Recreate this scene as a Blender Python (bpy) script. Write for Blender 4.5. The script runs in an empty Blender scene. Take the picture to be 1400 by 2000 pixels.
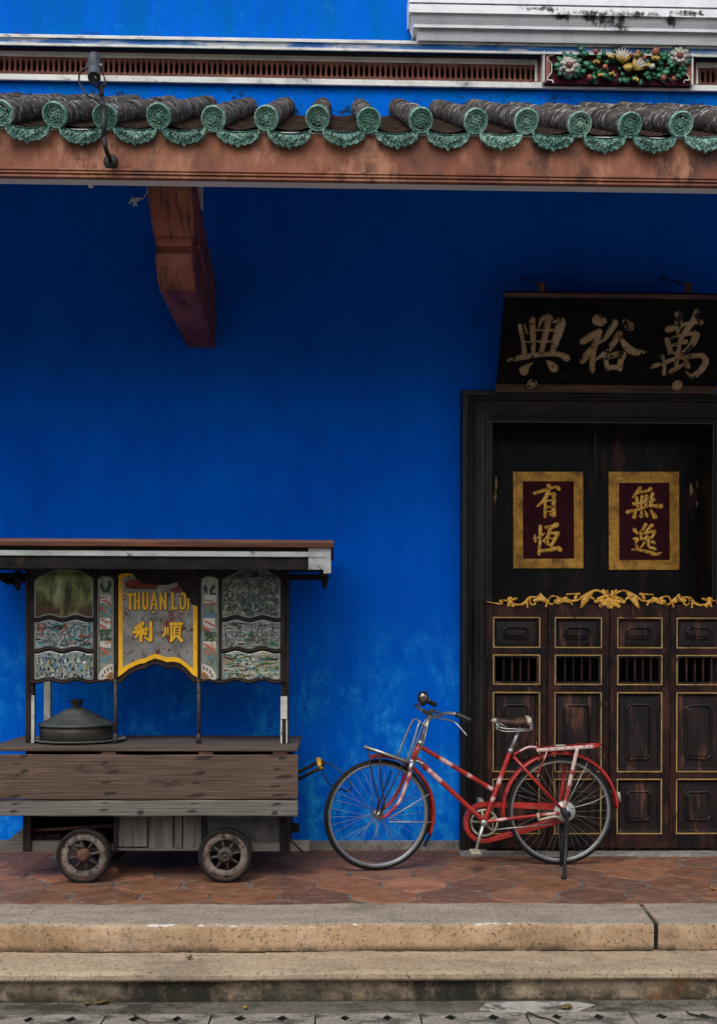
import bpy, bmesh, math, random
from math import sin, cos, pi, sqrt, radians, tan, atan2
from mathutils import Vector, Matrix
R = random.Random(7)
S = bpy.context.scene
COL = S.collection

# ---------------------------------------------------------------- camera
F, HX, HY = 2000.0, 700.0, 1254.0          # focal length and principal point in photo pixels
CAM = Vector((0, -6.9, 1.4))
YAW, ROLL = radians(1.35), radians(0.2)
FW = Vector((sin(YAW), cos(YAW), 0)); RT = Vector((cos(YAW), -sin(YAW), 0)); UP = Vector((0, 0, 1))
RC = RT*cos(ROLL) + UP*sin(ROLL); UC = UP*cos(ROLL) - RT*sin(ROLL)
cam_data = bpy.data.cameras.new('camera')
cam = bpy.data.objects.new('camera', cam_data); COL.objects.link(cam)
cam_data.sensor_fit = 'VERTICAL'; cam_data.sensor_height = 36; cam_data.sensor_width = 36*0.7
cam_data.lens = 36*F/2000; cam_data.shift_y = (HY-1000)/2000
cam_data.clip_start = .05; cam_data.clip_end = 500
m = Matrix.Identity(4)
for i in range(3):
    m[i][0] = RC[i]; m[i][1] = UC[i]; m[i][2] = -FW[i]; m[i][3] = CAM[i]
cam.matrix_world = m
S.camera = cam

# ---------------------------------------------------------------- light
SUN_EL, SUN_AZ = radians(56), radians(200)   # azimuth: direction the light comes from, clockwise from +Y
w = bpy.data.worlds.new('World'); S.world = w; w.use_nodes = True
nt = w.node_tree; nt.nodes.clear()
sky = nt.nodes.new('ShaderNodeTexSky'); sky.sky_type = 'NISHITA'; sky.sun_disc = False
sky.sun_elevation = SUN_EL; sky.sun_rotation = SUN_AZ
sky.air_density = 1.0; sky.dust_density = 5.0; sky.ozone_density = 1.0
hs = nt.nodes.new('ShaderNodeHueSaturation'); hs.inputs['Saturation'].default_value = .40
bg = nt.nodes.new('ShaderNodeBackground'); bg.inputs['Strength'].default_value = .15
wo = nt.nodes.new('ShaderNodeOutputWorld')
nt.links.new(sky.outputs[0], hs.inputs['Color']); nt.links.new(hs.outputs[0], bg.inputs['Color']); nt.links.new(bg.outputs[0], wo.inputs[0])
sd = bpy.data.lights.new('sun', 'SUN'); sd.energy = .55; sd.angle = radians(28); sd.color = (1, .95, .88)
sun = bpy.data.objects.new('sun', sd); COL.objects.link(sun)
dl = Vector((sin(SUN_AZ)*cos(SUN_EL), cos(SUN_AZ)*cos(SUN_EL), sin(SUN_EL)))
sun.rotation_euler = dl.to_track_quat('Z', 'Y').to_euler(); sun.location = (0, -8, 12)
S.view_settings.view_transform = 'Standard'; S.view_settings.look = 'None'
S.view_settings.exposure = 0.44; S.view_settings.gamma = 1.0
S.cycles.max_bounces = 8

# ---------------------------------------------------------------- placing helpers
def ray(px, py):
    u, v = (px-HX)/F, (HY-py)/F
    return FW + RC*u + UC*v
def P(px, py, Y):
    d = ray(px, py); return CAM + d*((Y-CAM.y)/d.y)
def G(px, py, Z):
    d = ray(px, py); return CAM + d*((Z-CAM.z)/d.z)
def XZ(px, py, Y):
    p = P(px, py, Y); return p.x, p.z

# ---------------------------------------------------------------- mesh builder
class MB:
    def __init__(s): s.v=[]; s.f=[]; s.sm=[]; s.c=[]
    def add(s, vs, fs, smooth=False, col=None):
        b=len(s.v); s.v += [Vector(p) for p in vs]; s.f += [tuple(i+b for i in f) for f in fs]; s.sm += [smooth]*len(fs)
        s.c += list(col) if col is not None else [0.0]*len(vs)
    def box(s, x0,x1,y0,y1,z0,z1):
        s.add([(x0,y0,z0),(x1,y0,z0),(x1,y1,z0),(x0,y1,z0),(x0,y0,z1),(x1,y0,z1),(x1,y1,z1),(x0,y1,z1)],
              [(0,3,2,1),(4,5,6,7),(0,1,5,4),(1,2,6,5),(2,3,7,6),(3,0,4,7)])
    def loft(s, rings, closed=True, caps=(True,True), smooth=False, cols=None):
        n=len(rings[0]); vs=[p for r in rings for p in r]; fs=[]
        for i in range(len(rings)-1):
            for j in range(n if closed else n-1):
                k=(j+1)%n; fs.append((i*n+j, i*n+k, (i+1)*n+k, (i+1)*n+j))
        if caps[0]: fs.append(tuple(reversed(range(n))))
        if caps[1]: fs.append(tuple((len(rings)-1)*n+j for j in range(n)))
        c=None
        if cols is not None: c=[cols[i] for i in range(len(rings)) for _ in range(n)]
        s.add(vs, fs, smooth, c)
    def tube(s, pts, r, n=8, caps=True, wear=None, sub=0, flat=None):
        pts=[Vector(p) for p in pts]
        if sub: pts=spline(pts, sub)
        rs = r if isinstance(r,(list,tuple)) else None
        N=len(pts); rings=[]; cols=[]
        t0=(pts[1]-pts[0]).normalized()
        up=Vector((0,0,1)) if abs(t0.z)<.9 else Vector((1,0,0))
        a=t0.cross(up).normalized()
        for i,p in enumerate(pts):
            if i==0: t=pts[1]-pts[0]
            elif i==N-1: t=pts[-1]-pts[-2]
            else: t=(pts[i+1]-pts[i]).normalized()+(pts[i]-pts[i-1]).normalized()
            t.normalize(); a=(a-t*a.dot(t)).normalized(); b=t.cross(a)
            f=i/(N-1)
            if rs: 
                q=f*(len(rs)-1); k=min(int(q),len(rs)-2); rr=rs[k]+(rs[k+1]-rs[k])*(q-k)
            else: rr=r
            fb = flat if flat else 1
            rings.append([p+a*cos(2*pi*j/n)*rr+b*sin(2*pi*j/n)*rr*fb for j in range(n)])
            cols.append(wear(f) if wear else 0.0)
        s.loft(rings, True, (caps,caps), True, cols)
    def line(s, p0, p1, r, n=8, wear=None, seg=1):
        p0=Vector(p0); p1=Vector(p1); s.tube([p0.lerp(p1,i/seg) for i in range(seg+1)], r, n, True, wear)
    def lathe(s, c, ax, prof, n=24, smooth=True, closed=False):
        c=Vector(c); ax=Vector(ax).normalized()
        u=ax.cross(Vector((0,0,1))) if abs(ax.z)<.9 else Vector((1,0,0))
        u.normalize(); v=ax.cross(u)
        rings=[[c+ax*h+(u*cos(2*pi*j/n)+v*sin(2*pi*j/n))*max(r,1e-4) for j in range(n)] for r,h in prof]
        if closed: rings.append(rings[0])
        s.loft(rings, True, (not closed, not closed), smooth)
    def prism(s, poly, y0, y1):                 # polygon in XZ pushed along Y
        n=len(poly)
        s.add([(x,y0,z) for x,z in poly]+[(x,y1,z) for x,z in poly],
              [tuple(range(n)), tuple(reversed(range(n,2*n)))]+[(i,i+n,(i+1)%n+n,(i+1)%n) for i in range(n)])
    def prismX(s, poly, x0, x1):                # polygon in YZ pushed along X
        n=len(poly)
        s.add([(x0,y,z) for y,z in poly]+[(x1,y,z) for y,z in poly],
              [tuple(range(n)), tuple(reversed(range(n,2*n)))]+[(i,i+n,(i+1)%n+n,(i+1)%n) for i in range(n)])
    def ball(s, c, r, sc=(1,1,1), n=12):
        c=Vector(c); rings=[]
        for i in range(1,n//2):
            a=pi*i/(n//2)
            rings.append([c+Vector((r*sc[0]*sin(a)*cos(2*pi*j/n), r*sc[1]*sin(a)*sin(2*pi*j/n), r*sc[2]*cos(a))) for j in range(n)])
        s.loft(rings, True, (True,True), True)
    def build(s, name, mat, parent=None, bevel=0, loc=None, segs=2):
        o = Vector(loc) if loc is not None else origin(parent)
        me=bpy.data.meshes.new(name); me.from_pydata([tuple(p-o) for p in s.v], [], s.f); me.update()
        me.polygons.foreach_set('use_smooth', s.sm)
        if any(s.c):
            at=me.attributes.new('wear','FLOAT','POINT'); at.data.foreach_set('value', s.c)
        bm=bmesh.new(); bm.from_mesh(me); bmesh.ops.recalc_face_normals(bm, faces=bm.faces); bm.to_mesh(me); bm.free()
        me.materials.append(mat)
        ob=bpy.data.objects.new(name, me); COL.objects.link(ob)
        if parent is not None: ob.parent=parent
        ob.location = o-origin(parent); ORG[ob]=o
        if bevel:
            b=ob.modifiers.new('bevel','BEVEL'); b.width=bevel; b.segments=segs; b.limit_method='ANGLE'; b.angle_limit=radians(35)
        return ob
    def build_each(s, name, mat, parent=None, bevel=0):
        par=list(range(len(s.v)))
        def find(i):
            while par[i]!=i: par[i]=par[par[i]]; i=par[i]
            return i
        for f in s.f:
            for k in f[1:]: par[find(k)]=find(f[0])
        groups={}
        for fi,f in enumerate(s.f): groups.setdefault(find(f[0]),[]).append(fi)
        out=[]
        for fl in groups.values():
            mb=MB(); mp={}
            for fi in fl:
                for k in s.f[fi]:
                    if k not in mp: mp[k]=len(mb.v); mb.v.append(s.v[k]); mb.c.append(s.c[k])
                mb.f.append(tuple(mp[k] for k in s.f[fi])); mb.sm.append(s.sm[fi])
            out.append(mb.build(name,mat,parent,bevel))
        return out
ORG={}
def origin(o): return ORG.get(o, Vector((0,0,0))).copy() if o is not None else Vector((0,0,0))
def empty(name, loc):
    o=bpy.data.objects.new(name,None); COL.objects.link(o); o.location=loc; o.empty_display_size=.1; ORG[o]=Vector(loc); return o
def tag(o, label=None, cat=None, group=None, kind=None):
    if label: o['label']=label
    if cat: o['category']=cat
    if group: o['group']=group
    if kind: o['kind']=kind
    return o
def spline(pts, sub):
    out=[]; n=len(pts)
    for i in range(n-1):
        p0=pts[max(i-1,0)]; p1=pts[i]; p2=pts[i+1]; p3=pts[min(i+2,n-1)]
        for k in range(sub):
            t=k/sub
            out.append(.5*((2*p1)+(p2-p0)*t+(2*p0-5*p1+4*p2-p3)*t*t+(3*p1-p0-3*p2+p3)*t**3))
    out.append(pts[-1]); return out
def stroke(mb, pts, to, h, sub=5, flat=False, base=0.0):
    """a brush stroke: pts = (px, py, width px); to(px, py, height) gives the world point; domed like carved relief"""
    q=spline([Vector((p[0],p[1],p[2])) for p in pts], sub) if len(pts)>2 else [Vector(pts[0]).lerp(Vector(pts[1]), i/4) for i in range(5)]
    def tang(i):
        a=q[max(i-1,0)]; b=q[min(i+1,len(q)-1)]; t=Vector((b.x-a.x,b.y-a.y)); 
        return t.normalized() if t.length>1e-6 else Vector((1,0))
    st=[]
    t=tang(0); w0=max(q[0].z,.3)
    for a in (6,35,62): st.append((q[0].x-t.x*w0/2*cos(radians(a)), q[0].y-t.y*w0/2*cos(radians(a)), w0*sin(radians(a)), t))
    for i,p in enumerate(q): st.append((p.x,p.y,max(p.z,.3),tang(i)))
    t=tang(len(q)-1); w1=max(q[-1].z,.3)
    for a in (62,35,6): st.append((q[-1].x+t.x*w1/2*cos(radians(a)), q[-1].y+t.y*w1/2*cos(radians(a)), w1*sin(radians(a)), t))
    prof=[(-.5,0),(-.47,.55),(-.25,.9),(0,1),(.25,.9),(.47,.55),(.5,0)] if not flat else [(-.5,0),(-.5,1),(.5,1),(.5,0)]
    rings=[[to(x-t.y*w*k, y+t.x*w*k, base+h*hh) for k,hh in prof] for x,y,w,t in st]
    mb.loft(rings, False, (True,True), not flat)
def conv(strokes, ox, oy, sc):
    return [[(ox+x/sc, oy+y/sc, w/sc) for x,y,w in s] for s in strokes]

# ---------------------------------------------------------------- procedural materials
class NB:
    def __init__(s, name, rnd=False):
        s.m=bpy.data.materials.new(name); s.m.use_nodes=True; s.t=s.m.node_tree; s.t.nodes.clear()
        s.out=s.t.nodes.new('ShaderNodeOutputMaterial'); s.b=s.t.nodes.new('ShaderNodeBsdfPrincipled'); s.t.links.new(s.b.outputs[0], s.out.inputs[0])
        s.tc=s.t.nodes.new('ShaderNodeTexCoord'); s.base=s.tc.outputs['Object']; s.rand=None
        if rnd:
            oi=s.t.nodes.new('ShaderNodeObjectInfo'); s.rand=oi.outputs['Random']
            a=s.t.nodes.new('ShaderNodeVectorMath'); a.operation='MULTIPLY_ADD'; a.inputs[1].default_value=(1,1,1)
            c=s.t.nodes.new('ShaderNodeMath'); c.operation='MULTIPLY'; c.inputs[1].default_value=23.0; s.t.links.new(s.rand,c.inputs[0])
            s.t.links.new(s.base,a.inputs[0]); s.t.links.new(c.outputs[0],a.inputs[2]); s.base=a.outputs[0]
    def set(s, inp, v):
        if hasattr(v,'is_output') : s.t.links.new(v, inp)
        elif isinstance(v,(tuple,list)) and len(v)==3 and inp.type=='RGBA': inp.default_value=(*v,1)
        else: inp.default_value=v
    def vec(s, sc=(1,1,1), src='Object', loc=(0,0,0), rot=(0,0,0)):
        n=s.t.nodes.new('ShaderNodeMapping'); s.t.links.new(s.base if src=='Object' else s.tc.outputs[src], n.inputs[0])
        n.inputs['Scale'].default_value=sc; n.inputs['Location'].default_value=loc; n.inputs['Rotation'].default_value=rot; return n.outputs[0]
    def noise(s, scale, detail=6, v=None, rough=.6, dist=0):
        n=s.t.nodes.new('ShaderNodeTexNoise'); n.inputs['Scale'].default_value=scale; n.inputs['Detail'].default_value=detail
        n.inputs['Roughness'].default_value=rough; n.inputs['Distortion'].default_value=dist
        s.t.links.new(v if v is not None else s.base, n.inputs['Vector']); return n.outputs['Fac']
    def voro(s, scale, v=None, feat='F1', out='Distance', rnd=1):
        n=s.t.nodes.new('ShaderNodeTexVoronoi'); n.feature=feat; n.inputs['Scale'].default_value=scale; n.inputs['Randomness'].default_value=rnd
        s.t.links.new(v if v is not None else s.base, n.inputs['Vector']); return n.outputs[out]
    def ramp(s, fac, stops, interp='LINEAR'):
        n=s.t.nodes.new('ShaderNodeValToRGB'); n.color_ramp.interpolation=interp; e=n.color_ramp.elements
        while len(e)<len(stops): e.new(.5)
        for k,(p,c) in enumerate(stops):
            e[k].position=p; e[k].color=(*c,1) if isinstance(c,(tuple,list)) else (c,c,c,1)
        s.t.links.new(fac, n.inputs[0]); return n.outputs[0]
    def mix(s, f, a, b, mode='MIX'):
        n=s.t.nodes.new('ShaderNodeMix'); n.data_type='RGBA'; n.blend_type=mode
        s.set(n.inputs[0], f); s.set(n.inputs[6], a); s.set(n.inputs[7], b); return n.outputs[2]
    def math(s, op, a, b=0.0, clamp=False):
        n=s.t.nodes.new('ShaderNodeMath'); n.operation=op; n.use_clamp=clamp; s.set(n.inputs[0], a); s.set(n.inputs[1], b); return n.outputs[0]
    def lin(s, v, a, b):                         # smooth 0..1 between a and b
        n=s.t.nodes.new('ShaderNodeMapRange'); n.interpolation_type='SMOOTHSTEP'
        s.set(n.inputs[0], v); n.inputs[1].default_value=a; n.inputs[2].default_value=b; return n.outputs[0]
    def sep(s, v):
        n=s.t.nodes.new('ShaderNodeSeparateXYZ'); s.t.links.new(v, n.inputs[0]); return n.outputs
    def attr(s, name):
        n=s.t.nodes.new('ShaderNodeAttribute'); n.attribute_name=name; return n.outputs['Fac']
    def acol(s, name):
        n=s.t.nodes.new('ShaderNodeAttribute'); n.attribute_name=name; return n.outputs['Color']
    def bump(s, h, strength=.3, dist=.01, prev=None):
        n=s.t.nodes.new('ShaderNodeBump'); n.inputs['Strength'].default_value=strength; n.inputs['Distance'].default_value=dist
        s.t.links.new(h, n.inputs['Height'])
        if prev is not None: s.t.links.new(prev, n.inputs['Normal'])
        return n.outputs[0]
    def done(s, color, rough=.7, metal=0.0, normal=None, spec=.5, coat=0):
        s.set(s.b.inputs['Base Color'], color); s.set(s.b.inputs['Roughness'], rough); s.set(s.b.inputs['Metallic'], metal)
        s.b.inputs['Specular IOR Level'].default_value=spec; s.b.inputs['Coat Weight'].default_value=coat
        if normal is not None: s.t.links.new(normal, s.b.inputs['Normal'])
        return s.m
def pm(name, cols, scale=6, stretch=(1,1,1), rough=.7, metal=0.0, bump=.25, bscale=60, bd=.004, detail=8, spec=.4, dirt=None, wear=None, coat=0, lo=.34, hi=.66):
    n=NB(name,True); v=n.vec(stretch)
    f=n.noise(scale, detail, v, .65)
    k=len(cols)
    c=n.ramp(f, [(lo+(hi-lo)*i/max(k-1,1), cc) for i,cc in enumerate(cols)])
    for d in (dirt or []):
        dc, ds, a, b = d[:4]; dv=n.vec(d[4] if len(d)>4 else (1,1,1), loc=(3.1,1.7,5.3))
        c=n.mix(n.lin(n.noise(ds, 8, dv, .7), a, b), c, dc)
    if wear:
        am,l_,h_=wear[2:] if len(wear)>2 else (.9,.32,.62)
        q=n.math('ADD', n.attr('wear'), n.math('MULTIPLY', n.math('SUBTRACT', n.noise(wear[1],8,v,.75), .5), am))
        c=n.mix(n.math('MULTIPLY', n.lin(q,l_,h_), n.lin(n.attr('wear'),.02,.2)), c, wear[0])
    nb=n.bump(n.noise(bscale, 6, v, .7), bump, bd) if bump else None
    rr=n.ramp(n.noise(scale*2.3,5,v),[(.3,max(rough-.12,.04)),(.7,min(rough+.1,1))])
    return n.done(c, rr, metal, nb, spec, coat)

def wall_mat():
    n=NB('blue limewash'); p=n.sep(n.tc.outputs['Object'])
    big=n.noise(1.1,7,n.vec((1,1,.55)),.62); fine=n.noise(6,9,n.vec((1.4,1,.5)),.7)
    c=n.ramp(n.math('ADD', n.math('MULTIPLY',big,.65), n.math('MULTIPLY',fine,.35)),
             [(.36,(.0,.088,.58)),(.5,(.0,.118,.71)),(.64,(.0005,.145,.78))])
    # chalky bloom and paler tint low down; deeper streaked blue above the roof
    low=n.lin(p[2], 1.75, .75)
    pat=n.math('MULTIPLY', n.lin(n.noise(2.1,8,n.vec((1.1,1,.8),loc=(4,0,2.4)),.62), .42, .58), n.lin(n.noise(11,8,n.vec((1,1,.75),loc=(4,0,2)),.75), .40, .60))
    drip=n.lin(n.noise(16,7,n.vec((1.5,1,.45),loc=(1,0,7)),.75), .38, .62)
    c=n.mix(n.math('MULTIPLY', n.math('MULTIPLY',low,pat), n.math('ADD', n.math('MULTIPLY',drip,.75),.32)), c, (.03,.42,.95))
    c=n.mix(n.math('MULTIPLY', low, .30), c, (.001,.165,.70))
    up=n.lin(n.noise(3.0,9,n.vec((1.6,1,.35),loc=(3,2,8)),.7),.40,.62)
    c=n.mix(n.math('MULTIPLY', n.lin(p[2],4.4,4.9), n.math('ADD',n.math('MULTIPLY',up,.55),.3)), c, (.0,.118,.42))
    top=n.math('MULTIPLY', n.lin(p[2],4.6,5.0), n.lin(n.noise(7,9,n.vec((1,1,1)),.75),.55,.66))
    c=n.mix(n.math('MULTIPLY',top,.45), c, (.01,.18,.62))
    # mould in cracks along the roof junction and under the ledges
    mo=n.math('MULTIPLY', n.lin(n.noise(5,10,n.vec((1,1,1.6),loc=(9,2,1)),.72),.56,.63), n.lin(p[2],5.17,5.03))
    mo=n.math('MULTIPLY', mo, n.lin(p[2],4.7,4.9))
    c=n.mix(n.math('MULTIPLY',mo,.92), c, (.012,.014,.018))
    mo2=n.math('MULTIPLY', n.lin(n.noise(8,10,n.vec((.8,1,2),loc=(2,2,1)),.75),.52,.68), n.lin(p[2],5.53,5.47))
    mo2=n.math('MULTIPLY', mo2, n.lin(p[2],5.3,5.4))
    c=n.mix(n.math('MULTIPLY',mo2,.85), c, (.015,.016,.02))
    cr=n.lin(n.math('ABSOLUTE', n.math('SUBTRACT', n.noise(2.3,6,n.vec((1,1,1.4),loc=(6,1,3)),.6,.8), .5)), .006, .001)
    c=n.mix(n.math('MULTIPLY',n.math('MULTIPLY',cr,n.math('MULTIPLY',n.lin(p[2],4.7,4.95),n.lin(p[2],5.2,5.1))),.7), c, (.01,.012,.02))
    wp=n.lin(n.noise(26,7,n.vec((1,1,.5),loc=(2,7,1)),.75),.66,.71)
    c=n.mix(n.math('MULTIPLY',wp,n.math('MULTIPLY',n.lin(p[2],1.9,.8),.5)), c, (.05,.42,.85))
    b=n.bump(n.noise(14,9,n.vec((1.6,1,.6)),.7),.45,.014); b=n.bump(n.noise(120,4),.18,.003,b)
    return n.done(c,.9,0,b,.04)
def stone_mat(name, cols, dark=None, tops=None, moss=0.0, mossz=None):
    n=NB(name); p=n.sep(n.tc.outputs['Object']); g=n.t.nodes.new('ShaderNodeNewGeometry'); nz=n.sep(g.outputs['Normal'])[2]
    c=n.ramp(n.noise(3.0,7,None,.65),[(.35,cols[0]),(.5,cols[1]),(.66,cols[2])])
    if tops: c=n.mix(n.lin(nz,.35,.75), c, n.ramp(n.noise(4,9,n.vec((.6,2,1)),.7),[(.34,tops[0]),(.66,tops[1])]))
    sp=n.noise(48,6,n.vec((1,1,1),loc=(2,2,2)),.85); c=n.mix(n.math('MULTIPLY',n.lin(sp,.535,.62),.9), c, (.05,.034,.022))
    sp2=n.noise(80,5,n.vec((1,1,1),loc=(5,5,5)),.85); c=n.mix(n.math('MULTIPLY',n.lin(sp2,.57,.67),.55), c, (.72,.64,.52))
    gr=n.noise(70,6,None,.8); c=n.mix(n.math('MULTIPLY',n.lin(gr,.5,.72),.45), c, (.09,.07,.05))
    c=n.mix(n.math('MULTIPLY',n.lin(n.noise(1.3,9,n.vec((1,1,3)),.75),.47,.66),.75), c, n.mix(.55, c, (.085,.075,.065)))
    if mossz:
        z0,z1,amt=mossz
        mk=n.math('MULTIPLY', n.lin(p[2],z1,z0), n.lin(n.noise(2.6,9,n.vec((1,1,.7),loc=(3,1,4)),.75),.36,.56))
        mk=n.math('MAXIMUM', mk, n.math('MULTIPLY', n.lin(p[2],z0+(z1-z0)*.28,z0), n.lin(n.noise(14,8,None,.75),.32,.5)))
        c=n.mix(n.math('MULTIPLY',mk,amt), c, (.022,.022,.016))
    if name.startswith('buff'):
        q=n.math('MULTIPLY', n.lin(n.noise(1.5,9,n.vec((1,1,1.6),loc=(5,2,1)),.72),.40,.56), n.lin(p[2],-.176,-.19))
        q=n.math('MULTIPLY', q, n.lin(n.noise(9,8,n.vec((1,1,.5)),.75),.33,.52))
        c=n.mix(n.math('MULTIPLY',q,.92), c, (.018,.018,.013))
        c=n.mix(n.math('MULTIPLY',n.math('MULTIPLY',n.lin(n.noise(2.2,5,n.vec((1,1,1),loc=(1,1,7))),.60,.70),n.lin(p[2],-.17,-.19)),.55), c, (.33,.16,.05))
    if moss:
        c=n.mix(n.math('MULTIPLY',n.lin(n.noise(4.3,9,n.vec((1,1.6,1),loc=(8,8,8)),.75),.49,.62),moss), c, (.03,.03,.022))
    ch=n.lin(n.math('ADD',n.attr('wear'),n.math('MULTIPLY',n.math('SUBTRACT',n.noise(14,9,n.vec((.6,1,1.4),loc=(1,9,4)),.78),.5),3.2)),.93,.99)
    ch=n.math('MULTIPLY',ch,n.lin(n.attr('wear'),.05,.3))
    c=n.mix(n.math('MULTIPLY',ch,.85), c, (.60,.58,.54))
    b=n.bump(n.noise(9,8,None,.7),.35,.02); b=n.bump(n.noise(110,5,None,.8),.6,.006,b)
    return n.done(c,.88,0,b,.25)
def tile_floor_mat():
    n=NB('terracotta'); a=n.acol('tint')
    c=n.mix(1, a, n.ramp(n.noise(9,9,None,.7),[(.3,(.55,.5,.48)),(.5,(.95,.95,.95)),(.7,(1.35,1.25,1.2))]), 'MULTIPLY')
    c=n.mix(n.math('MULTIPLY',n.lin(n.noise(3.1,9,n.vec((1,1,1),loc=(4,2,0)),.72),.5,.66),.75), c, (.085,.062,.048))
    c=n.mix(n.math('MULTIPLY',n.lin(n.noise(16,9,n.vec((.7,1.4,1)),.8),.52,.66),.6), c, (.34,.25,.20))
    c=n.mix(n.math('MULTIPLY',n.lin(n.noise(45,6,None,.8),.55,.7),.5), c, (.06,.04,.035))
    b=n.bump(n.noise(12,8,None,.7),.35,.015); b=n.bump(n.noise(90,5,None,.7),.35,.004,b)
    return n.done(c,n.ramp(n.noise(6,6),[(.3,.5),(.7,.8)]),0,b,.35)
def drip_mat(name, deep, mid, pale, sc):
    n=NB(name,True)
    v=n.noise(sc*1.3,3,n.vec((1,1,1),loc=(2,5,1)),.5,1.5); nz=n.noise(sc*.8,6,None,.7,1.2)
    h=n.math('ADD', n.math('MULTIPLY',n.lin(v,.36,.64),.6), n.math('MULTIPLY',n.lin(nz,.3,.7),.42))
    c=n.ramp(h,[(.32,deep),(.55,mid),(.8,pale)])
    c=n.mix(n.math('MULTIPLY',n.lin(n.noise(7,7,None,.7),.5,.65),.5), c, mid)
    c=n.mix(n.math('MULTIPLY',n.lin(n.noise(26,6,n.vec((1,1,1),loc=(7,3,1)),.7),.62,.68),.8), c, (.38,.26,.15))
    c=n.mix(n.lin(n.rand,.0,1.0), n.mix(.35,c,deep), n.mix(.22,c,pale))
    b=n.bump(h,.9,.008)
    return n.done(c,.28,0,b,.5,.15)
def mural_mat(name, seed, cols, sc=26, mirror=.0, tint=None):
    n=NB(name); v=n.vec((1,1,1),loc=(seed,seed*1.7,seed*.6),rot=(0,.5,0))
    a=n.noise(sc*.55,9,n.vec((.7,1,1.5),loc=(seed,0,seed*.3),rot=(0,.7,0)),.75,1.6)
    stops=[(.37+.26*i/(len(cols)-1),c) for i,c in enumerate(cols)]
    c=n.ramp(a,stops)
    b=n.noise(sc*2.6,6,v,.7,2.2); c=n.mix(n.lin(b,.55,.63), c, n.ramp(n.noise(sc*.3,4,v),[(.35,(.42,.45,.40)),(.5,(.30,.36,.34)),(.6,(.5,.46,.38)),(.7,(.16,.23,.3))]))
    d=n.noise(sc*1.5,8,n.vec((.5,1,1.7),loc=(seed,3,0),rot=(0,-.8,0)),.8,2.5); c=n.mix(n.math('MULTIPLY',n.lin(d,.44,.36),.8), c, (.03,.035,.045))
    d=n.noise(sc*2.2,7,n.vec((1.6,1,.5),loc=(3,seed,0),rot=(0,.9,0)),.8,2.5); c=n.mix(n.math('MULTIPLY',n.lin(d,.57,.64),.85), c, (.46,.47,.42))
    e=n.noise(sc*1.2,5,n.vec((1.6,1,.5),loc=(seed*2,1,0),rot=(0,1.0,0)),.8,1); c=n.mix(n.math('MULTIPLY',n.lin(e,.62,.68),.9), c, (.05,.085,.06))
    nb=n.bump(n.noise(5,3),.12,.02)
    return n.done(c,.22,.1,nb,.5)

M={}
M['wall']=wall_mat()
M['white_plaster']=pm('white plaster',[(.52,.54,.56),(.68,.69,.7),(.74,.75,.76)],4,(1,1,2),.8,bump=.2,dirt=[((.03,.03,.028),4.5,.60,.70,(1,1,.6)),((.35,.36,.36),9,.5,.75)])
M['sill_white']=pm('window sill plaster',[(.62,.65,.70),(.74,.77,.81),(.78,.8,.83)],3,(1.6,1,.9),.75,bump=.12,wear=((.03,.03,.027),13,3.0,.55,1.15),dirt=[((.4,.42,.44),8,.55,.8,(.5,1,3))])
M['ledge_worn']=pm('worn blue ledge',[(.01,.11,.42),(.05,.19,.50),(.55,.6,.68)],7,(.35,1,3),.85,bump=.3,dirt=[((.55,.58,.62),5,.5,.62,(.4,1,2)),((.02,.02,.025),9,.62,.7)])
M['ledge_white']=pm('mouldy white ledge',[(.42,.44,.43),(.62,.63,.61),(.7,.71,.68)],6,(1,1,1),.85,bump=.25,dirt=[((.03,.03,.028),11,.58,.68,(.6,1,1.5))])
M['dark_blue']=pm('shaded blue paint',[(.002,.03,.12),(.003,.05,.17)],5,rough=.85,spec=.1)  # the ledge's shadow put into a darker blue
M['maroon']=pm('maroon paint',[(.055,.012,.016),(.09,.02,.025)],8,rough=.75)
M['vent']=pm('terracotta vent',[(.13,.048,.036),(.23,.085,.06),(.30,.12,.08)],5,rough=.85,bump=.3,dirt=[((.04,.02,.02),12,.55,.7)])
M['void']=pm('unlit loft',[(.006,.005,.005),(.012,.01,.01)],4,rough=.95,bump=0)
M['roof_tile']=pm('weathered roof tile',[(.013,.010,.007),(.034,.027,.021),(.07,.058,.048)],9,(1,1.6,1.6),.9,bump=.8,bscale=34,bd=.012,dirt=[((.40,.39,.37),10,.56,.64,(.5,1.6,1.6)),((.30,.29,.27),26,.54,.64,(1,.8,.8)),((.05,.022,.014),7,.58,.7)])
M['pan_tile']=pm('channel tile',[(.025,.017,.013),(.06,.035,.026),(.10,.055,.04)],12,rough=.9,bump=.6,bscale=50,bd=.01)
M['glaze_disc']=drip_mat('green glazed disc',(.06,.22,.17),(.17,.40,.31),(.38,.60,.48),30)
M['glaze_drip']=drip_mat('green glazed drip tile',(.008,.05,.048),(.07,.28,.22),(.34,.56,.46),38)
M['beam']=pm('painted eave beam',[(.12,.038,.02),(.20,.07,.036),(.28,.108,.056)],4.2,(1.1,1,.8),.75,bump=.25,bscale=30,dirt=[((.05,.02,.015),5,.50,.66,(.7,1,.5)),((.34,.15,.085),5,.52,.66,(1.2,1,.6)),((.03,.012,.01),30,.6,.7,(.3,1,2))])
M['bracket']=pm('oiled red hardwood',[(.10,.024,.015),(.19,.052,.032),(.26,.08,.05)],2.6,(2.5,.8,1.2),.6,bump=.25,dirt=[((.04,.012,.010),5,.5,.65,(3,.6,.6))])
M['soffit_white']=pm('cream soffit',[(.55,.54,.5),(.66,.64,.6)],3,rough=.8)
M['soffit']=pm('soffit board',[(.14,.12,.1),(.2,.17,.14)],3,rough=.85)
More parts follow.
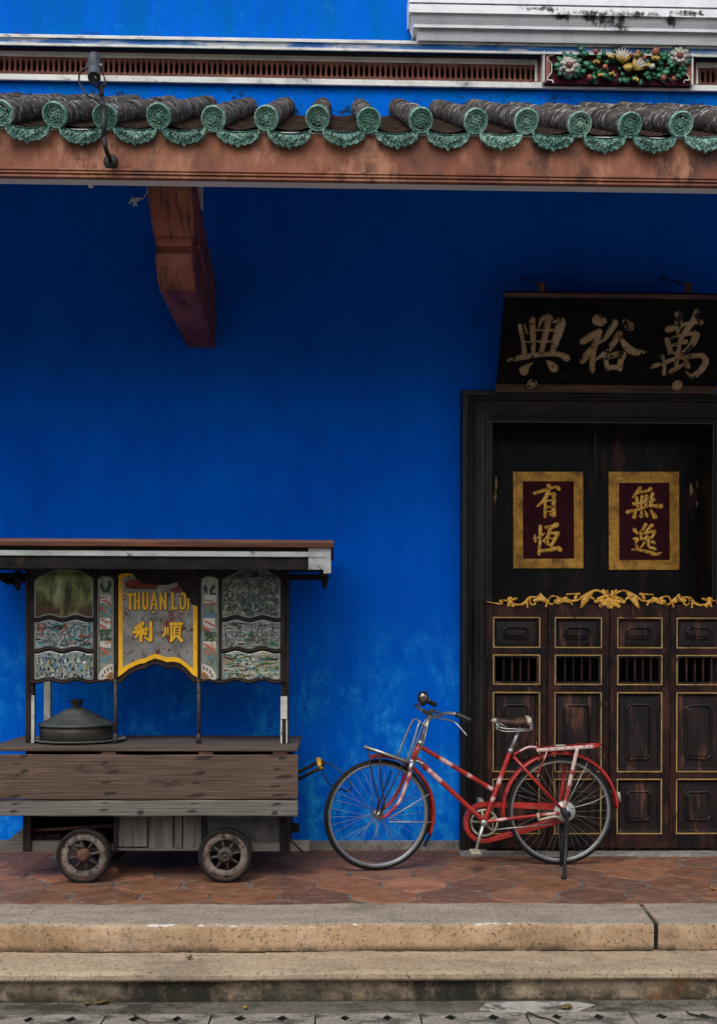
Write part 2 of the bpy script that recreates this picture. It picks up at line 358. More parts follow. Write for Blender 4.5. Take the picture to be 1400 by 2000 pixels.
M['black_wood']=pm('black lacquered wood',[(.004,.004,.004),(.0075,.007,.007),(.013,.011,.0105)],4,(2.5,1,.6),.5,bump=.25,bscale=40,dirt=[((.06,.026,.022),2.4,.54,.68,(1.6,1,.6)),((.03,.016,.014),9,.55,.7,(2,1,.4))],spec=.12)
M['door_frame']=pm('moulded black frame',[(.005,.005,.0055),(.010,.009,.009),(.02,.015,.0135)],5,(4,1,.5),.42,bump=.2,dirt=[((.045,.02,.018),3,.54,.7,(3,1,.35))],spec=.3)
M['brown_door']=pm('dark brown door',[(.010,.005,.0045),(.028,.0105,.009),(.055,.021,.016)],4.2,(2.2,1,.6),.55,bump=.3,bscale=45,dirt=[((.11,.042,.03),5,.55,.68,(2,1,.35)),((.006,.005,.006),4,.48,.6,(1,1,.7)),((.075,.035,.03),24,.56,.68,(2,1,.5))],spec=.18)
M['door_panel']=pm('dark raised panel',[(.0055,.0045,.005),(.011,.008,.008),(.026,.0125,.0115)],5,(2.5,1,.5),.5,bump=.2,dirt=[((.12,.047,.032),6,.53,.64,(2,1,.3))],spec=.3)
M['gold_line']=pm('gilt line',[(.30,.18,.05),(.55,.37,.13)],14,rough=.5,metal=.1,bump=.1,dirt=[((.05,.028,.018),9,.57,.66)])
M['gold']=pm('gilded carving',[(.55,.26,.03),(.88,.47,.07),(.95,.60,.15)],16,rough=.42,metal=.2,bump=.4,bscale=120,bd=.004,dirt=[((.20,.09,.015),24,.52,.64),((.10,.045,.012),60,.53,.63)])
M['gold_border']=pm('aged gold leaf',[(.27,.12,.012),(.56,.26,.028),(.74,.39,.06)],9,rough=.5,metal=.15,bump=.4,bscale=90,dirt=[((.13,.06,.012),14,.5,.68),((.09,.05,.02),45,.58,.7)])
M['maroon_board']=pm('maroon lacquer',[(.030,.006,.010),(.062,.010,.017)],6,(3,1,.5),.8,bump=.1,spec=.1)
M['signboard']=pm('blackened signboard',[(.0025,.0025,.003),(.005,.0045,.0045),(.010,.007,.006)],4,(.6,1,2),.7,bump=.3,dirt=[((.06,.022,.014),3.2,.62,.72,(.4,1,1.6)),((.012,.03,.035),4,.66,.72)],spec=.08)
M['sign_edge']=pm('worn board edge',[(.02,.011,.009),(.06,.028,.02),(.11,.055,.04)],6,(.5,1,3),.7,bump=.4)
M['old_gold']=pm('flaking gilt lettering',[(.20,.125,.06),(.36,.245,.135),(.44,.34,.21)],8,rough=.6,metal=.05,bump=.6,bscale=80,dirt=[((.42,.22,.06),4,.56,.66),((.006,.005,.005),11,.55,.585),((.006,.005,.005),26,.59,.63)])
M['cart_wood']=pm('weathered plank',[(.05,.032,.023),(.093,.06,.044),(.15,.103,.08)],5,(.4,8,24),.88,bump=.8,bscale=9,bd=.006,detail=10,wear=((.012,.011,.011),7,2.0,.40,1.15),dirt=[((.022,.016,.014),4,.54,.68,(.35,6,30)),((.17,.10,.075),2,.55,.7,(.5,1,1.6)),((.03,.022,.02),3,.6,.72,(.6,1,2))])
M['deck_wood']=pm('grimy counter wood',[(.035,.028,.023),(.075,.06,.05),(.12,.10,.088)],5,(.4,8,24),.85,bump=.6,bscale=9)
M['cart_wood_grey']=pm('silvered plank',[(.085,.077,.068),(.14,.128,.112),(.19,.175,.155)],5,(.4,8,24),.9,bump=.7,bscale=9,bd=.006,wear=((.016,.015,.014),7,2.0,.40,1.15),dirt=[((.05,.042,.036),5,.55,.7,(.4,4,10))])
M['cart_upright']=pm('silvered upright plank',[(.085,.073,.062),(.14,.122,.104),(.20,.18,.155)],5,(10,4,.6),.88,bump=.6,bscale=9,bd=.006,dirt=[((.03,.024,.02),5,.55,.7,(6,4,.4))])
M['cart_dark']=pm('smoke blackened wood',[(.005,.0045,.0045),(.010,.009,.0085),(.022,.017,.015)],6,(1,2,2),.7,bump=.3,dirt=[((.06,.028,.016),5,.6,.7)],spec=.12)  # near-black brown shared by cupboard, fascia and brackets
M['cart_frame']=pm('dark mahogany frame',[(.007,.0045,.0045),(.016,.010,.0095),(.032,.02,.018)],8,rough=.6,bump=.3,spec=.2)
M['cart_roof_brown']=pm('rust red roof board',[(.045,.012,.007),(.095,.028,.013),(.16,.052,.024)],4,(.4,2,6),.6,bump=.3,dirt=[((.02,.008,.006),5,.52,.66,(.4,2,8))])
M['zinc']=pm('zinc strip',[(.24,.25,.25),(.36,.38,.37),(.45,.46,.44)],9,(.6,1,2),.5,metal=.35,bump=.2,dirt=[((.07,.065,.06),16,.58,.7)])
M['white_worn']=pm('worn white paint',[(.30,.31,.28),(.45,.46,.42),(.5,.5,.46)],8,rough=.75,bump=.3,dirt=[((.05,.032,.024),9,.53,.62,(1,1,.4))])
M['grey_steel']=pm('grey steel panel',[(.045,.045,.045),(.075,.072,.07),(.10,.09,.085)],7,rough=.6,metal=.3,bump=.2,dirt=[((.16,.05,.03),9,.66,.7),((.02,.018,.016),4,.5,.7)])
M['old_iron']=pm('dull iron rod',[(.03,.03,.03),(.065,.064,.06)],20,rough=.6,metal=.5)
M['tyre']=pm('old rubber',[(.006,.0065,.007),(.013,.0135,.015)],14,rough=.8,bump=.3,spec=.25)
M['cart_rim']=pm('chipped cream rim',[(.07,.057,.048),(.14,.115,.096),(.21,.175,.15)],14,rough=.8,bump=.5,dirt=[((.02,.016,.014),22,.50,.58),((.08,.036,.022),8,.54,.68)])
M['rust']=pm('rust',[(.06,.026,.017),(.13,.06,.036)],20,rough=.85,bump=.4)
M['hub_iron']=pm('greasy iron hub',[(.018,.015,.013),(.05,.04,.034),(.08,.066,.056)],18,rough=.7,metal=.2,bump=.4)
M['pot_lid']=pm('tarnished tin lid',[(.035,.042,.038),(.06,.068,.062),(.08,.09,.083)],7,rough=.6,metal=.3,bump=.15,dirt=[((.03,.045,.035),5,.5,.7)])
M['pot_band']=pm('brown pot band',[(.024,.02,.014),(.05,.042,.03)],7,rough=.55,metal=.3,bump=.15)
M['tray']=pm('enamel tray',[(.18,.19,.18),(.28,.29,.27)],9,rough=.5)
M['brick']=pm('broken brick',[(.13,.05,.03),(.24,.10,.06)],14,rough=.95,bump=.9,bscale=30,bd=.01)
M['yellow_tape']=pm('yellow tape',[(.42,.22,.02),(.6,.34,.03)],20,rough=.5,dirt=[((.03,.02,.01),25,.6,.68)])
M['sign_grey']=pm('rust spotted mirror sign',[(.13,.12,.11),(.21,.205,.19),(.27,.265,.245)],13,rough=.35,metal=.3,bump=.15,dirt=[((.10,.02,.012),15,.56,.64),((.04,.035,.03),30,.57,.68),((.17,.032,.018),5,.58,.66,(1,1,.7)),((.36,.35,.33),40,.6,.7)])
M['sign_yellow']=pm('sign yellow',[(.62,.31,.008),(.78,.42,.012)],14,rough=.4,bump=.08,dirt=[((.3,.16,.01),22,.6,.7)])
M['sign_ink']=pm('sign outline ink',[(.03,.026,.01),(.06,.05,.02)],14,rough=.5)
M['sign_rust']=pm('scaling red rust',[(.10,.016,.009),(.17,.032,.018)],18,rough=.7,bump=.3,dirt=[((.12,.11,.1),18,.52,.62)])
M['bevel_glass']=pm('bevelled glass edge',[(.20,.22,.19),(.31,.33,.29)],30,rough=.35,metal=.1,bump=.1)
def moss_mirror():
    n=NB('silvering mirror'); p=n.sep(n.tc.outputs['Object'])
    a=n.noise(7,5,n.vec((1.8,1,.8),loc=(2,0,4)),.6,.6)
    c=n.ramp(a,[(.38,(.035,.045,.018)),(.47,(.10,.11,.04)),(.55,(.24,.25,.09)),(.62,(.30,.31,.17)),(.68,(.5,.5,.42))])  # reflected trees put into the glass as yellow-green colour
    c=n.mix(n.math('MULTIPLY',n.lin(n.noise(12,6,None,.7),.36,.55),n.lin(p[2],1.66,1.57)), c, (.09,.045,.035))
    return n.done(c,.16,.25,n.bump(n.noise(6,3),.1,.02),.6)
M['mirror_green']=moss_mirror()
M['mural_a']=mural_mat('painted mirror harbour',1.3,[(.10,.05,.055),(.28,.30,.28),(.10,.25,.32),(.40,.40,.36),(.22,.12,.10)],20)
M['mural_b']=mural_mat('painted mirror crowd',4.1,[(.05,.08,.13),(.30,.33,.33),(.13,.19,.26),(.28,.27,.19),(.40,.42,.42)],26)
M['mural_c']=mural_mat('painted mirror forest',7.7,[(.015,.025,.03),(.04,.06,.06),(.03,.055,.04),(.15,.15,.09),(.30,.33,.32)],17)
M['mural_d']=mural_mat('painted mirror street',9.2,[(.09,.07,.08),(.24,.24,.22),(.12,.13,.12),(.40,.42,.39),(.10,.17,.12)],24)
M['mural_e']=mural_mat('painted mirror lake',12.4,[(.10,.15,.14),(.36,.36,.29),(.44,.44,.40),(.22,.24,.16),(.44,.43,.37)],20)
M['strip_glass']=pm('mirror strip glass',[(.10,.12,.08),(.24,.26,.2),(.34,.36,.30)],18,(1.5,1,.6),.2,metal=.35,bump=.08,dirt=[((.24,.27,.06),7,.56,.68),((.2,.06,.05),12,.64,.72)])
def flat(name, col, rough=.5, metal=0.0): return pm(name,[tuple(x*.8 for x in col),col],24,rough=rough,metal=metal,bump=.08)
M['paint_red']=flat('strip red',(.42,.10,.075)); M['paint_white']=flat('strip white',(.5,.48,.43)); M['paint_black']=flat('strip dark green',(.01,.028,.026))
M['paint_blue']=flat('strip blue',(.07,.19,.26)); M['paint_orange']=flat('strip orange',(.5,.22,.06)); M['paint_pink']=flat('strip pink',(.42,.22,.18))
M['paint_green']=flat('roundel green',(.04,.13,.05)); M['paint_brown']=flat('roundel brown',(.15,.07,.055)); M['paint_teal']=flat('sail blue',(.04,.24,.33))
M['bike_red']=pm('faded red enamel',[(.20,.009,.008),(.36,.018,.013),(.44,.03,.022)],9,rough=.38,bump=.12,wear=((.60,.42,.40),30,.7,.12,.95),dirt=[((.07,.012,.01),16,.54,.68),((.10,.05,.03),40,.6,.68),((.45,.24,.2),22,.63,.70)],coat=.15,spec=.5)
M['bike_chrome']=pm('dull chrome',[(.34,.34,.325),(.46,.46,.44)],14,rough=.36,metal=.8,bump=0,dirt=[((.13,.10,.065),18,.55,.7)])
M['rim_steel']=pm('rim steel',[(.30,.31,.31),(.42,.43,.42)],6,rough=.45,metal=.6,bump=0,dirt=[((.14,.125,.10),9,.56,.72)])
M['spoke']=pm('spoke wire',[(.16,.155,.13),(.26,.25,.215)],30,rough=.5,metal=.2,bump=0)
M['black_plastic']=pm('black rubber grip',[(.008,.008,.009),(.018,.018,.019)],20,rough=.5)
M['bell']=pm('brass black bell',[(.20,.17,.14),(.30,.26,.21)],8,rough=.22,metal=.95,bump=0)
M['saddle']=pm('worn saddle leather',[(.016,.008,.005),(.05,.024,.012),(.11,.06,.03)],13,rough=.55,bump=.3,wear=((.42,.38,.30),30),dirt=[((.012,.008,.006),14,.5,.6),((.22,.075,.03),9,.62,.7)])
M['cream_part']=pm('yellowed metal',[(.30,.28,.2),(.42,.40,.3)],14,rough=.5,metal=.2,dirt=[((.1,.08,.05),18,.57,.68)])
M['black_iron']=pm('black iron',[(.010,.011,.012),(.02,.021,.022)],18,rough=.55,metal=.2,bump=.4,dirt=[((.06,.03,.022),12,.62,.7)])
M['spot_grey']=pm('grey die cast',[(.035,.045,.05),(.06,.075,.085)],12,rough=.5,metal=.3)
M['glass_bead']=flat('lens glass',(.45,.43,.36),.15,.5)
M['green_leaf']=pm('glazed green leaf',[(.012,.075,.038),(.028,.15,.08),(.06,.24,.15)],16,rough=.4)
M['white_petal']=pm('glazed white petal',[(.24,.24,.215),(.42,.41,.37)],16,rough=.4,dirt=[((.12,.11,.1),25,.58,.7)])
M['yellow_petal']=pm('glazed yellow petal',[(.28,.17,.025),(.46,.33,.08)],16,rough=.4,dirt=[((.05,.12,.05),18,.58,.66)])
M['red_bud']=pm('glazed red bud',[(.16,.035,.022),(.25,.07,.04)],16,rough=.45)
M['wire_white']=flat('tangled pale thread',(.5,.5,.48),.8)
M['dry_leaf']=pm('dry leaf',[(.10,.06,.025),(.18,.12,.04)],30,rough=.8)
M['yellow_leaf']=pm('yellow leaf',[(.30,.20,.03),(.42,.30,.05)],30,rough=.7)
M['grout']=pm('grey grout',[(.07,.06,.053),(.115,.10,.09),(.17,.15,.135)],14,rough=.95,bump=.5,bscale=60,dirt=[((.04,.035,.03),6,.52,.68)])
M['tile']=tile_floor_mat()
M['kerb']=stone_mat('warm granite',[(.34,.22,.125),(.48,.32,.19),(.58,.42,.28)],tops=((.225,.19,.15),(.36,.31,.25)),mossz=(-.136,-.09,.9))
M['step']=stone_mat('buff granite step',[(.25,.19,.125),(.36,.28,.19),(.42,.34,.24)],tops=((.29,.22,.15),(.43,.345,.25)),mossz=(-.29,-.165,.96))
M['plinth']=stone_mat('grey plinth stone',[(.18,.165,.145),(.28,.26,.235),(.36,.34,.31)],moss=.45)
M['gutter']=stone_mat('mossy gutter stone',[(.08,.072,.062),(.12,.11,.095),(.17,.155,.135)],tops=((.055,.05,.042),(.16,.145,.125)),moss=.95)
M['drain']=stone_mat('grey drain slab',[(.19,.175,.15),(.26,.24,.21),(.32,.30,.265)],tops=((.17,.155,.135),(.32,.295,.26)),moss=.85)
M['patch']=pm('pale concrete patch',[(.24,.23,.21),(.36,.35,.33)],9,rough=.9,bump=.4,dirt=[((.07,.065,.055),7,.50,.62)])
M['moss']=pm('crack moss',[(.005,.005,.004),(.010,.011,.007),(.025,.028,.012)],20,rough=.95,bump=.8,bscale=60,bd=.01)
M['street']=pm('forecourt paving',[(.15,.145,.13),(.21,.20,.18)],3,rough=.9,bump=.5)  # unseen ground, paled so it bounces light up under the eave
M['old_wall']=pm('mossy old render',[(.07,.07,.06),(.12,.12,.10),(.17,.165,.14)],2,rough=.9,bump=.4)
M['bark']=pm('bark',[(.05,.035,.025),(.1,.075,.055)],8,(3,3,.6),.9,bump=.8)
M['crown']=pm('tree leaves',[(.03,.06,.014),(.07,.11,.024),(.11,.14,.035)],1.2,rough=.6,bump=0)

# ================================================================ SETTING: ground, floor, steps
g=MB(); g.box(-60,60,-70,30,-.7,-.362); tag(g.build('ground',M['street']),kind='structure')
g=MB(); g.box(-7,7,-2.27,-2.0,-.5,-.286); tag(g.build('gutter_strip',M['gutter']),kind='structure')
# veranda floor: grout bed and hexagonal terracotta tiles, every tile its own tilt, tint and ragged outline
g=MB(); g.box(-7,7,-1.62,-.02,-.3,-.006); tag(g.build('floor_bed',M['grout']),kind='structure')
def floor_tiles():
    vs=[]; fs=[]; tints=[]
    W,e,pt=.385,.13,.14; pitch=e+pt; gap=.011
    rows=int(1.75/pitch)+2
    for r in range(-1,rows):
        y=-1.52+r*pitch
        for k in range(-20,21):
            x=k*W+(W/2 if r%2 else 0)+.09+R.uniform(-.008,.008)
            base=[(W/2,-e/2),(W/2,e/2),(0,e/2+pt),(-W/2,e/2),(-W/2,-e/2),(0,-e/2-pt)]
            pts=[]
            for i in range(6):
                a=Vector(base[i]); b=Vector(base[(i+1)%6])
                for t in (0,.34,.67):
                    q=a.lerp(b,t); l=q.length; q=q*((l-gap*R.uniform(.5,1.25))/l)+Vector((R.uniform(-.0035,.0035),R.uniform(-.0035,.0035)))
                    pts.append(q)
            hz=R.uniform(-.0025,.002); tx,ty=R.uniform(-.007,.007),R.uniform(-.009,.009)
            b0=len(vs); n=len(pts)
            for s_,dz in ((1,-.012),(1,-.004),(.955,.0)):
                for q in pts: vs.append((x+q.x*s_, y+q.y*s_, hz+dz+q.x*tx+q.y*ty+(R.uniform(-.001,.0008) if dz>-.01 else 0)))
            for l in range(2):
                for i in range(n): fs.append((b0+l*n+i,b0+l*n+(i+1)%n,b0+(l+1)*n+(i+1)%n,b0+(l+1)*n+i))
            fs.append(tuple(b0+2*n+i for i in range(n)))
            k_=R.random(); t=R.choice([(.19,.082,.042),(.23,.10,.05),(.165,.076,.043),(.19,.092,.056),(.26,.115,.06),(.135,.064,.04)])
            m_=R.uniform(.8,1.12); tints += [(t[0]*m_,t[1]*m_,t[2]*m_,1)]*(3*n)
    me=bpy.data.meshes.new('veranda_floor'); me.from_pydata(vs,[],fs)
    at=me.color_attributes.new('tint','FLOAT_COLOR','POINT')
    at.data.foreach_set('color',[c for t in tints for c in t])
    bm=bmesh.new(); bm.from_mesh(me); bmesh.ops.recalc_face_normals(bm,faces=bm.faces)
    for yy,no in ((-1.462,(0,-1,0)),(.05,(0,1,0))):
        bmesh.ops.bisect_plane(bm,geom=bm.verts[:]+bm.edges[:]+bm.faces[:],plane_co=(0,yy,0),plane_no=no,clear_outer=True)
    bm.to_mesh(me); bm.free(); me.materials.append(M['tile'])
    o=bpy.data.objects.new('veranda_floor',me); COL.objects.link(o); tag(o,kind='structure')
floor_tiles()
def slab(x0,x1,yb,yf,z0,z1,r=.018,nose=0,step=.03,rough=.004,ends=(0,0),chips=()):
    """stone block along X with a worn rounded front edge; ends = skew of the two end faces"""
    mb=MB(); N=int((x1-x0)/step); rings=[]
    for i in range(N+1):
        f=i/N; x=x0+(x1-x0)*f
        dz=(sin(x*3.1)+sin(x*7.3+1))*rough*.5+R.uniform(-rough,rough)*.5; dy=(sin(x*4.7+2))*rough*.6+R.uniform(-rough,rough)*.8
        sk=lambda y: x+ (ends[0]*(1-f)+ends[1]*f)*((y-yf)/(yb-yf))
        pr=[(yb,z1+dz),((yb+yf)/2,z1+dz+R.uniform(-rough,rough)*.6),(yf+r*1.2+dy,z1+dz),(yf+r*.45+dy,z1-r*.18+dz),(yf+r*.1+dy,z1-r*.6+dz),(yf+dy,z1-r*1.3+dz)]
        if nose: pr+=[(yf+dy,z1-.032),(yf+.006+dy,z1-.042),(yf+nose,z1-.050),(yf+nose+dy*.4,(z0+z1)/2-.02),(yf+nose,z0)]
        else: pr+=[(yf+dy+.001,(z0+z1)/2),(yf+.004+dy,z0)]
        pr+=[(yb,z0)]
        rings.append([Vector((sk(y),y,z)) for y,z in pr])
    # round off the end corners
    mb.loft(rings,True,(True,True),False); k=len(rings[0]); mb.c=[max([0.0]+[min(1,1.6*math.exp(-((v.x-a)/b)**2)) for a,b in chips]) if 3<=(i%k)<=4 else 0.0 for i,v in enumerate(mb.v)]; return mb
o=slab(-6.5,1.598,-1.44,-1.824,-.134,.004,ends=(0,.035),chips=[(P(a,1806,-1.824).x,b) for a,b in ((320,.09),(430,.10),(395,.04),(570,.05),(692,.03),(970,.14))]).build('kerb_slab',M['kerb']); tag(o,'long warm granite kerb slab edging the tiled veranda, left of the mossy crack','stone slab')
o=slab(1.622,5.5,-1.44,-1.822,-.134,.002,ends=(.035,0)).build('kerb_slab',M['kerb']); tag(o,'short warm granite kerb slab at the right, beyond the mossy crack','stone slab')
o=slab(-6.5,6.5,-1.75,-2.13,-.30,-.138,r=.022,nose=.035).build('step_slab',M['step']); tag(o,'long buff stone lower step with rounded nose and mould stained riser','step')
mb=MB(); mb.loft([[Vector((x,y,z)) for x,z in ((1.585+k,-.13),(1.65+k,-.13),(1.65+k,-.014),(1.585+k,-.012))] for y,k in ((-1.80,0),(-1.62,.012),(-1.45,.034))],True)
o=mb.build('crack_moss',M['moss']); tag(o,kind='stuff'); tag(o,'dark moss and dirt filling the crack between the two granite kerb slabs','moss')
# drain slabs with diamond holes
DG='perforated drain slabs along the foot of the steps'
drain_labels=['grey drain slab with diamond holes, leftmost in view below the mossy shadow','grey drain slab with diamond holes under the fallen twig, second from the left edge of the photo','grey drain slab with diamond holes, third from the left, below the cart handle end',
 'grey drain slab with diamond holes, fourth from the left, below the front bicycle wheel','cracked grey drain slab with diamond holes beside the pale concrete patch','grey drain slab with diamond holes between the two dark cracks, below the rear bicycle wheel','grey drain slab with diamond holes at the right edge of the photo']
zt=-.276; s_=F/(CAM.y*-1-2.27)
def drain(x0,x1,lab,skew):
    mb=MB(); hb=MB(); yb,yf=-2.275,-2.76; cx=[x0+(x1-x0)*.28,x0+(x1-x0)*.69]; cy=[-2.335,-2.475,-2.61]
    ok=[(c,y) for i,y in enumerate(cy) for c in cx]
    gx=[x0,(cx[0]+cx[1])/2,x1]; gy=[yb,-2.405,-2.54,yf]
    for r_ in range(3):
        for c_ in range(2):
            X0,X1,Y1,Y0=gx[c_],gx[c_+1],gy[r_],gy[r_+1]; hx,hy=cx[c_]+(.05 if r_==1 else 0),cy[r_]; a,b=.027*R.uniform(.85,1.1),.034
            out=[(X0,Y0),(X1,Y0),(X1,Y1),(X0,Y1)]; dm=[(hx,hy-b),(hx+a,hy),(hx,hy+b),(hx-a,hy)]
            vs=[(x,y,zt) for x,y in out]+[(x,y,zt) for x,y in dm]
            mb.add(vs,[(0,1,5,4),(1,2,6,5),(2,3,7,6),(3,0,4,7)])
            hb.add([(x,y,zt-.001) for x,y in dm]+[(x,y,zt-.085) for x,y in dm],[(0,1,5,4),(1,2,6,5),(2,3,7,6),(3,0,4,7),(4,5,6,7)])
    mb.add([(x0,yb,zt),(x1,yb,zt),(x1,yf,zt),(x0,yf,zt),(x0,yb,zt-.09),(x1,yb,zt-.09),(x1,yf,zt-.09),(x0,yf,zt-.09)],[(0,4,5,1),(1,5,6,2),(2,6,7,3),(3,7,4,0)])
    o=mb.build('drain_slab',M['drain'],loc=((x0+x1)/2,-2.5,zt)); hb.build_each('drain_hole',M['moss'],o); o.rotation_euler=(0,0,skew); tag(o,lab,'drain slab',DG)
dx=[4,207,413,616,820,1026,1228,1434]
for i in range(7):
    a=P(dx[i],1985,-2.3).x+.004; b=P(dx[i+1],1985,-2.3).x-.004
    drain(a,b,drain_labels[i],R.uniform(-.006,.006))
for lab_,st in (('cracked',[(1030,1976,2.5),(1050,1986,4),(1072,1991,3),(1096,2003,4.5)]),('between',[(1340,1976,3),(1352,1982,5),(1395,1988,3)])):
    sl=[o for o in COL.objects if o.name.startswith('drain_slab') and lab_ in o.get('label','')][0]
    if lab_=='between': sl=[o for o in COL.objects if o.get('label','').endswith('right edge of the photo') and o.name.startswith('drain')][0]
    mb=MB(); stroke(mb,st,lambda px,py,h:G(px,py,zt+.0005+h),.0008,flat=True); cr_=mb.build('crack',M['moss'],sl); 
mb=MB()
pp=[G(x,y,-.283) for x,y in ((935,1972),(950,1958),(1000,1956),(1060,1955),(1130,1957),(1162,1962),(1140,1970),(1120,1979),(1040,1978),(985,1979))]
mb.add([p for p in pp]+[p-Vector((0,0,.02)) for p in pp],[tuple(range(10))]+[(i,(i+1)%10,(i+1)%10+10,i+10) for i in range(10)])
tag(mb.build('concrete_patch',M['patch']),kind='structure')
def fallen(px,py,z,r,mat,lab,rot):
    c=G(px,py,z); mb=MB(); n=10; vs=[]
    for i in range(n):
        a=2*pi*i/n; rr=r*(.55+.45*abs(cos(a)))*R.uniform(.85,1.1); vs.append(c+Vector((cos(a+rot)*rr, sin(a+rot)*rr*.8, .006+.012*abs(sin(a*1.5))+R.uniform(0,.006))))
    lowv=[v-Vector((0,0,.0025)) for v in vs]
    mb.add(vs+[c+Vector((0,0,.004))]+lowv+[c+Vector((0,0,.0015))],[(i,(i+1)%n,n) for i in range(n)]+[((i+1)%n+n+1,i+n+1,2*n+1) for i in range(n)]+[(i,i+n+1,(i+1)%n+n+1,(i+1)%n) for i in range(n)],True)
    mb.build('fallen_leaf',mat,loc=c); tag(COL.objects[-1],lab,'leaf','leaves fallen on the pavement')
fallen(199,1962,-.286,.035,M['dry_leaf'],'olive curled leaf on the mossy gutter strip, the largest at the left',.3)
fallen(171,1964,-.286,.022,M['dry_leaf'],'small brown leaf just left of the olive curled leaf in the gutter',1.2)
fallen(1105,1971,-.281,.032,M['dry_leaf'],'brown leaf lying on the pale concrete patch',.2)
fallen(1392,1739,.002,.022,M['yellow_leaf'],'small yellow leaf on the terracotta tiles at the right edge',.9)
fallen(479,1973,-.286,.015,M['yellow_leaf'],'tiny yellow leaf on the gutter strip below the lower step',.4)
fallen(370,1874,-.137,.02,M['dry_leaf'],'small dry leaf on the lower step tread',.6)
mb=MB(); mb.tube([G(520/2,1900+158/2,-.27),G(545/2,1900+175/2,-.268),G(575/2,1900+190/2,-.268)],.004,6); o=mb.build('fallen_twig',M['bark']); tag(o,'thin brown twig across a perforated drain slab','twig')

# ================================================================ HOUSE
house=tag(empty('shophouse',(0,0,0)),'deep blue limewashed shophouse with green glazed tile eave and black and gold doorway','house')
FXL,FXR=P(900,1200,-.07).x, P(1452,1200,-.07).x      # outer edges of the door frame
FZT=P(905,762,-.07).z
zsill0=P(700,167,0).z; zled0=P(700,98,0).z; zled1=P(700,77,0).z
zrec0=P(700,152,.0).z
wl=MB()
XL,XR=-7,7
wl.box(XL,FXL+.03,0,.35,.062,zsill0)
wl.box(FXR-.03,XR,0,.35,.062,zsill0)
wl.box(FXL+.03,FXR-.03,0,.35,FZT-.03,zsill0)
wl.box(XL,XR,0.0,.35,zled1-.02,7.6)
wl.box(XL,XR,.16,.35,zsill0,zled1-.02)
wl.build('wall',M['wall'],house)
pb=MB(); pb.box(XL,FXL,-.012,.2,-.05,.062); pb.box(FXR,XR,-.012,.2,-.05,.062); pb.build('plinth',M['plinth'],house,.004)
ds=MB(); ds.box(FXL-.02,FXR+.02,-.235,.3,-.05,.012); ds.build('door_sill',M['plinth'],house,.006)
# ledges
mb=MB(); z=zled1
lz=lambda y,Y=0: P(700,y,Y).z
mb.prismX([(0.0,lz(98)),(-.072,lz(95,-.072)),(-.076,lz(84,-.072)),(0,lz(83))],XL,XR); mb.build('ledge',M['ledge_worn'],house)
mb=MB(); mb.prismX([(0.01,lz(76)),(-.075,lz(78,-.075)),(-.088,lz(78.6,-.088)),(-.088,lz(83.6,-.088)),(0.01,lz(82.9))],XL,XR); mb.build('ledge_fillet',M['ledge_white'],house)
mb=MB(); mb.prismX([(0.01,lz(99)),(0.01,lz(98.2)),(-.07,lz(95.2,-.07)),(-.086,lz(94.5,-.086)),(-.086,lz(99,-.086)),(-.07,lz(100,-.07))],XL,XR); mb.build('ledge_fillet',M['ledge_white'],house)
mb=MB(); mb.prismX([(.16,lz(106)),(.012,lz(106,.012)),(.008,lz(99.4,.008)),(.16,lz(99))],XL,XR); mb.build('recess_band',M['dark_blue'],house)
mb=MB(); mb.prismX([(.16,lz(113)),(.010,lz(113,.01)),(.010,lz(106.3,.01)),(.16,lz(106.3))],XL,XR); mb.build('recess_band',M['maroon'],house)
mb=MB(); mb.prismX([(.17,lz(154)),(-.026,lz(154.4,-.03)),(-.034,lz(155,-.034)),(-.034,lz(166,-.034)),(-.026,lz(168,-.026)),(.01,lz(168)),(.01,zsill0+.001),(.17,zsill0+.001)],XL,XR); mb.build('vent_sill',M['ledge_white'],house)
# pierced vents
def vent(pxa,pxb):
    xa,xb=P(pxa,135,.03).x,P(pxb,135,.03).x; zt=lz(119.5,.03); zb=lz(154,.03); h=zt-zb
    n=max(1,round((xb-xa)/.0365)); wd=(xb-xa)/n; mb=MB()
    for i in range(n):
        x=xa+(i+.5)*wd; j=R.uniform(-.0012,.0012)
        # one bar: wide foot, slim shaft, arms that meet the neighbour in a pointed arch, spiked head
        L=[(-.5,0),(-.5,.10),(-.26,.16),(-.17,.28),(-.17,.58),(-.24,.70),(-.5,.84),(-.5,.90),(-.28,.93),(0,1.05)]
        poly=[(x+j+a*wd*1.0,zb+b*h) for a,b in L]+[(x+j-a*wd,zb+b*h) for a,b in reversed(L[:-1])]
        mb.prism(poly,.03,.06)
    mb.box(xa,xb,.055,.15,zb,zt+.02) if False else None
    o=mb.build('vent_grille',M['vent'],house)
    f=MB(); x0,x1=xa-.004,xb+.004; t=.014; zt2=lz(118.4,.012)
    f.box(x0,x1,.004,.03,zt2,zt2+.021); f.box(x1,x1+t,.004,.03,zb-.01,zt2+.021)
    if pxa>500: f.box(x0-t,x0,.004,.03,zb-.01,zt2+.021)
    f.build('vent_frame',M['ledge_white'],o)
    return o
vent(-700,1042); vent(1361,1900)
vb=MB(); vb.box(XL,XR,.152,.158,lz(168),lz(99)); vb.build('vent_backing',M['void'],house)  # near-black sheet painted in for the dark behind the vents
for a,b in ((1047,1060),(1352,1356.5)):
    mb=MB(); mb.box(P(a,130,.015).x,P(b,130,.015).x,.012,.14,lz(154),lz(113)); mb.build('vent_pier',M['vent'],house)
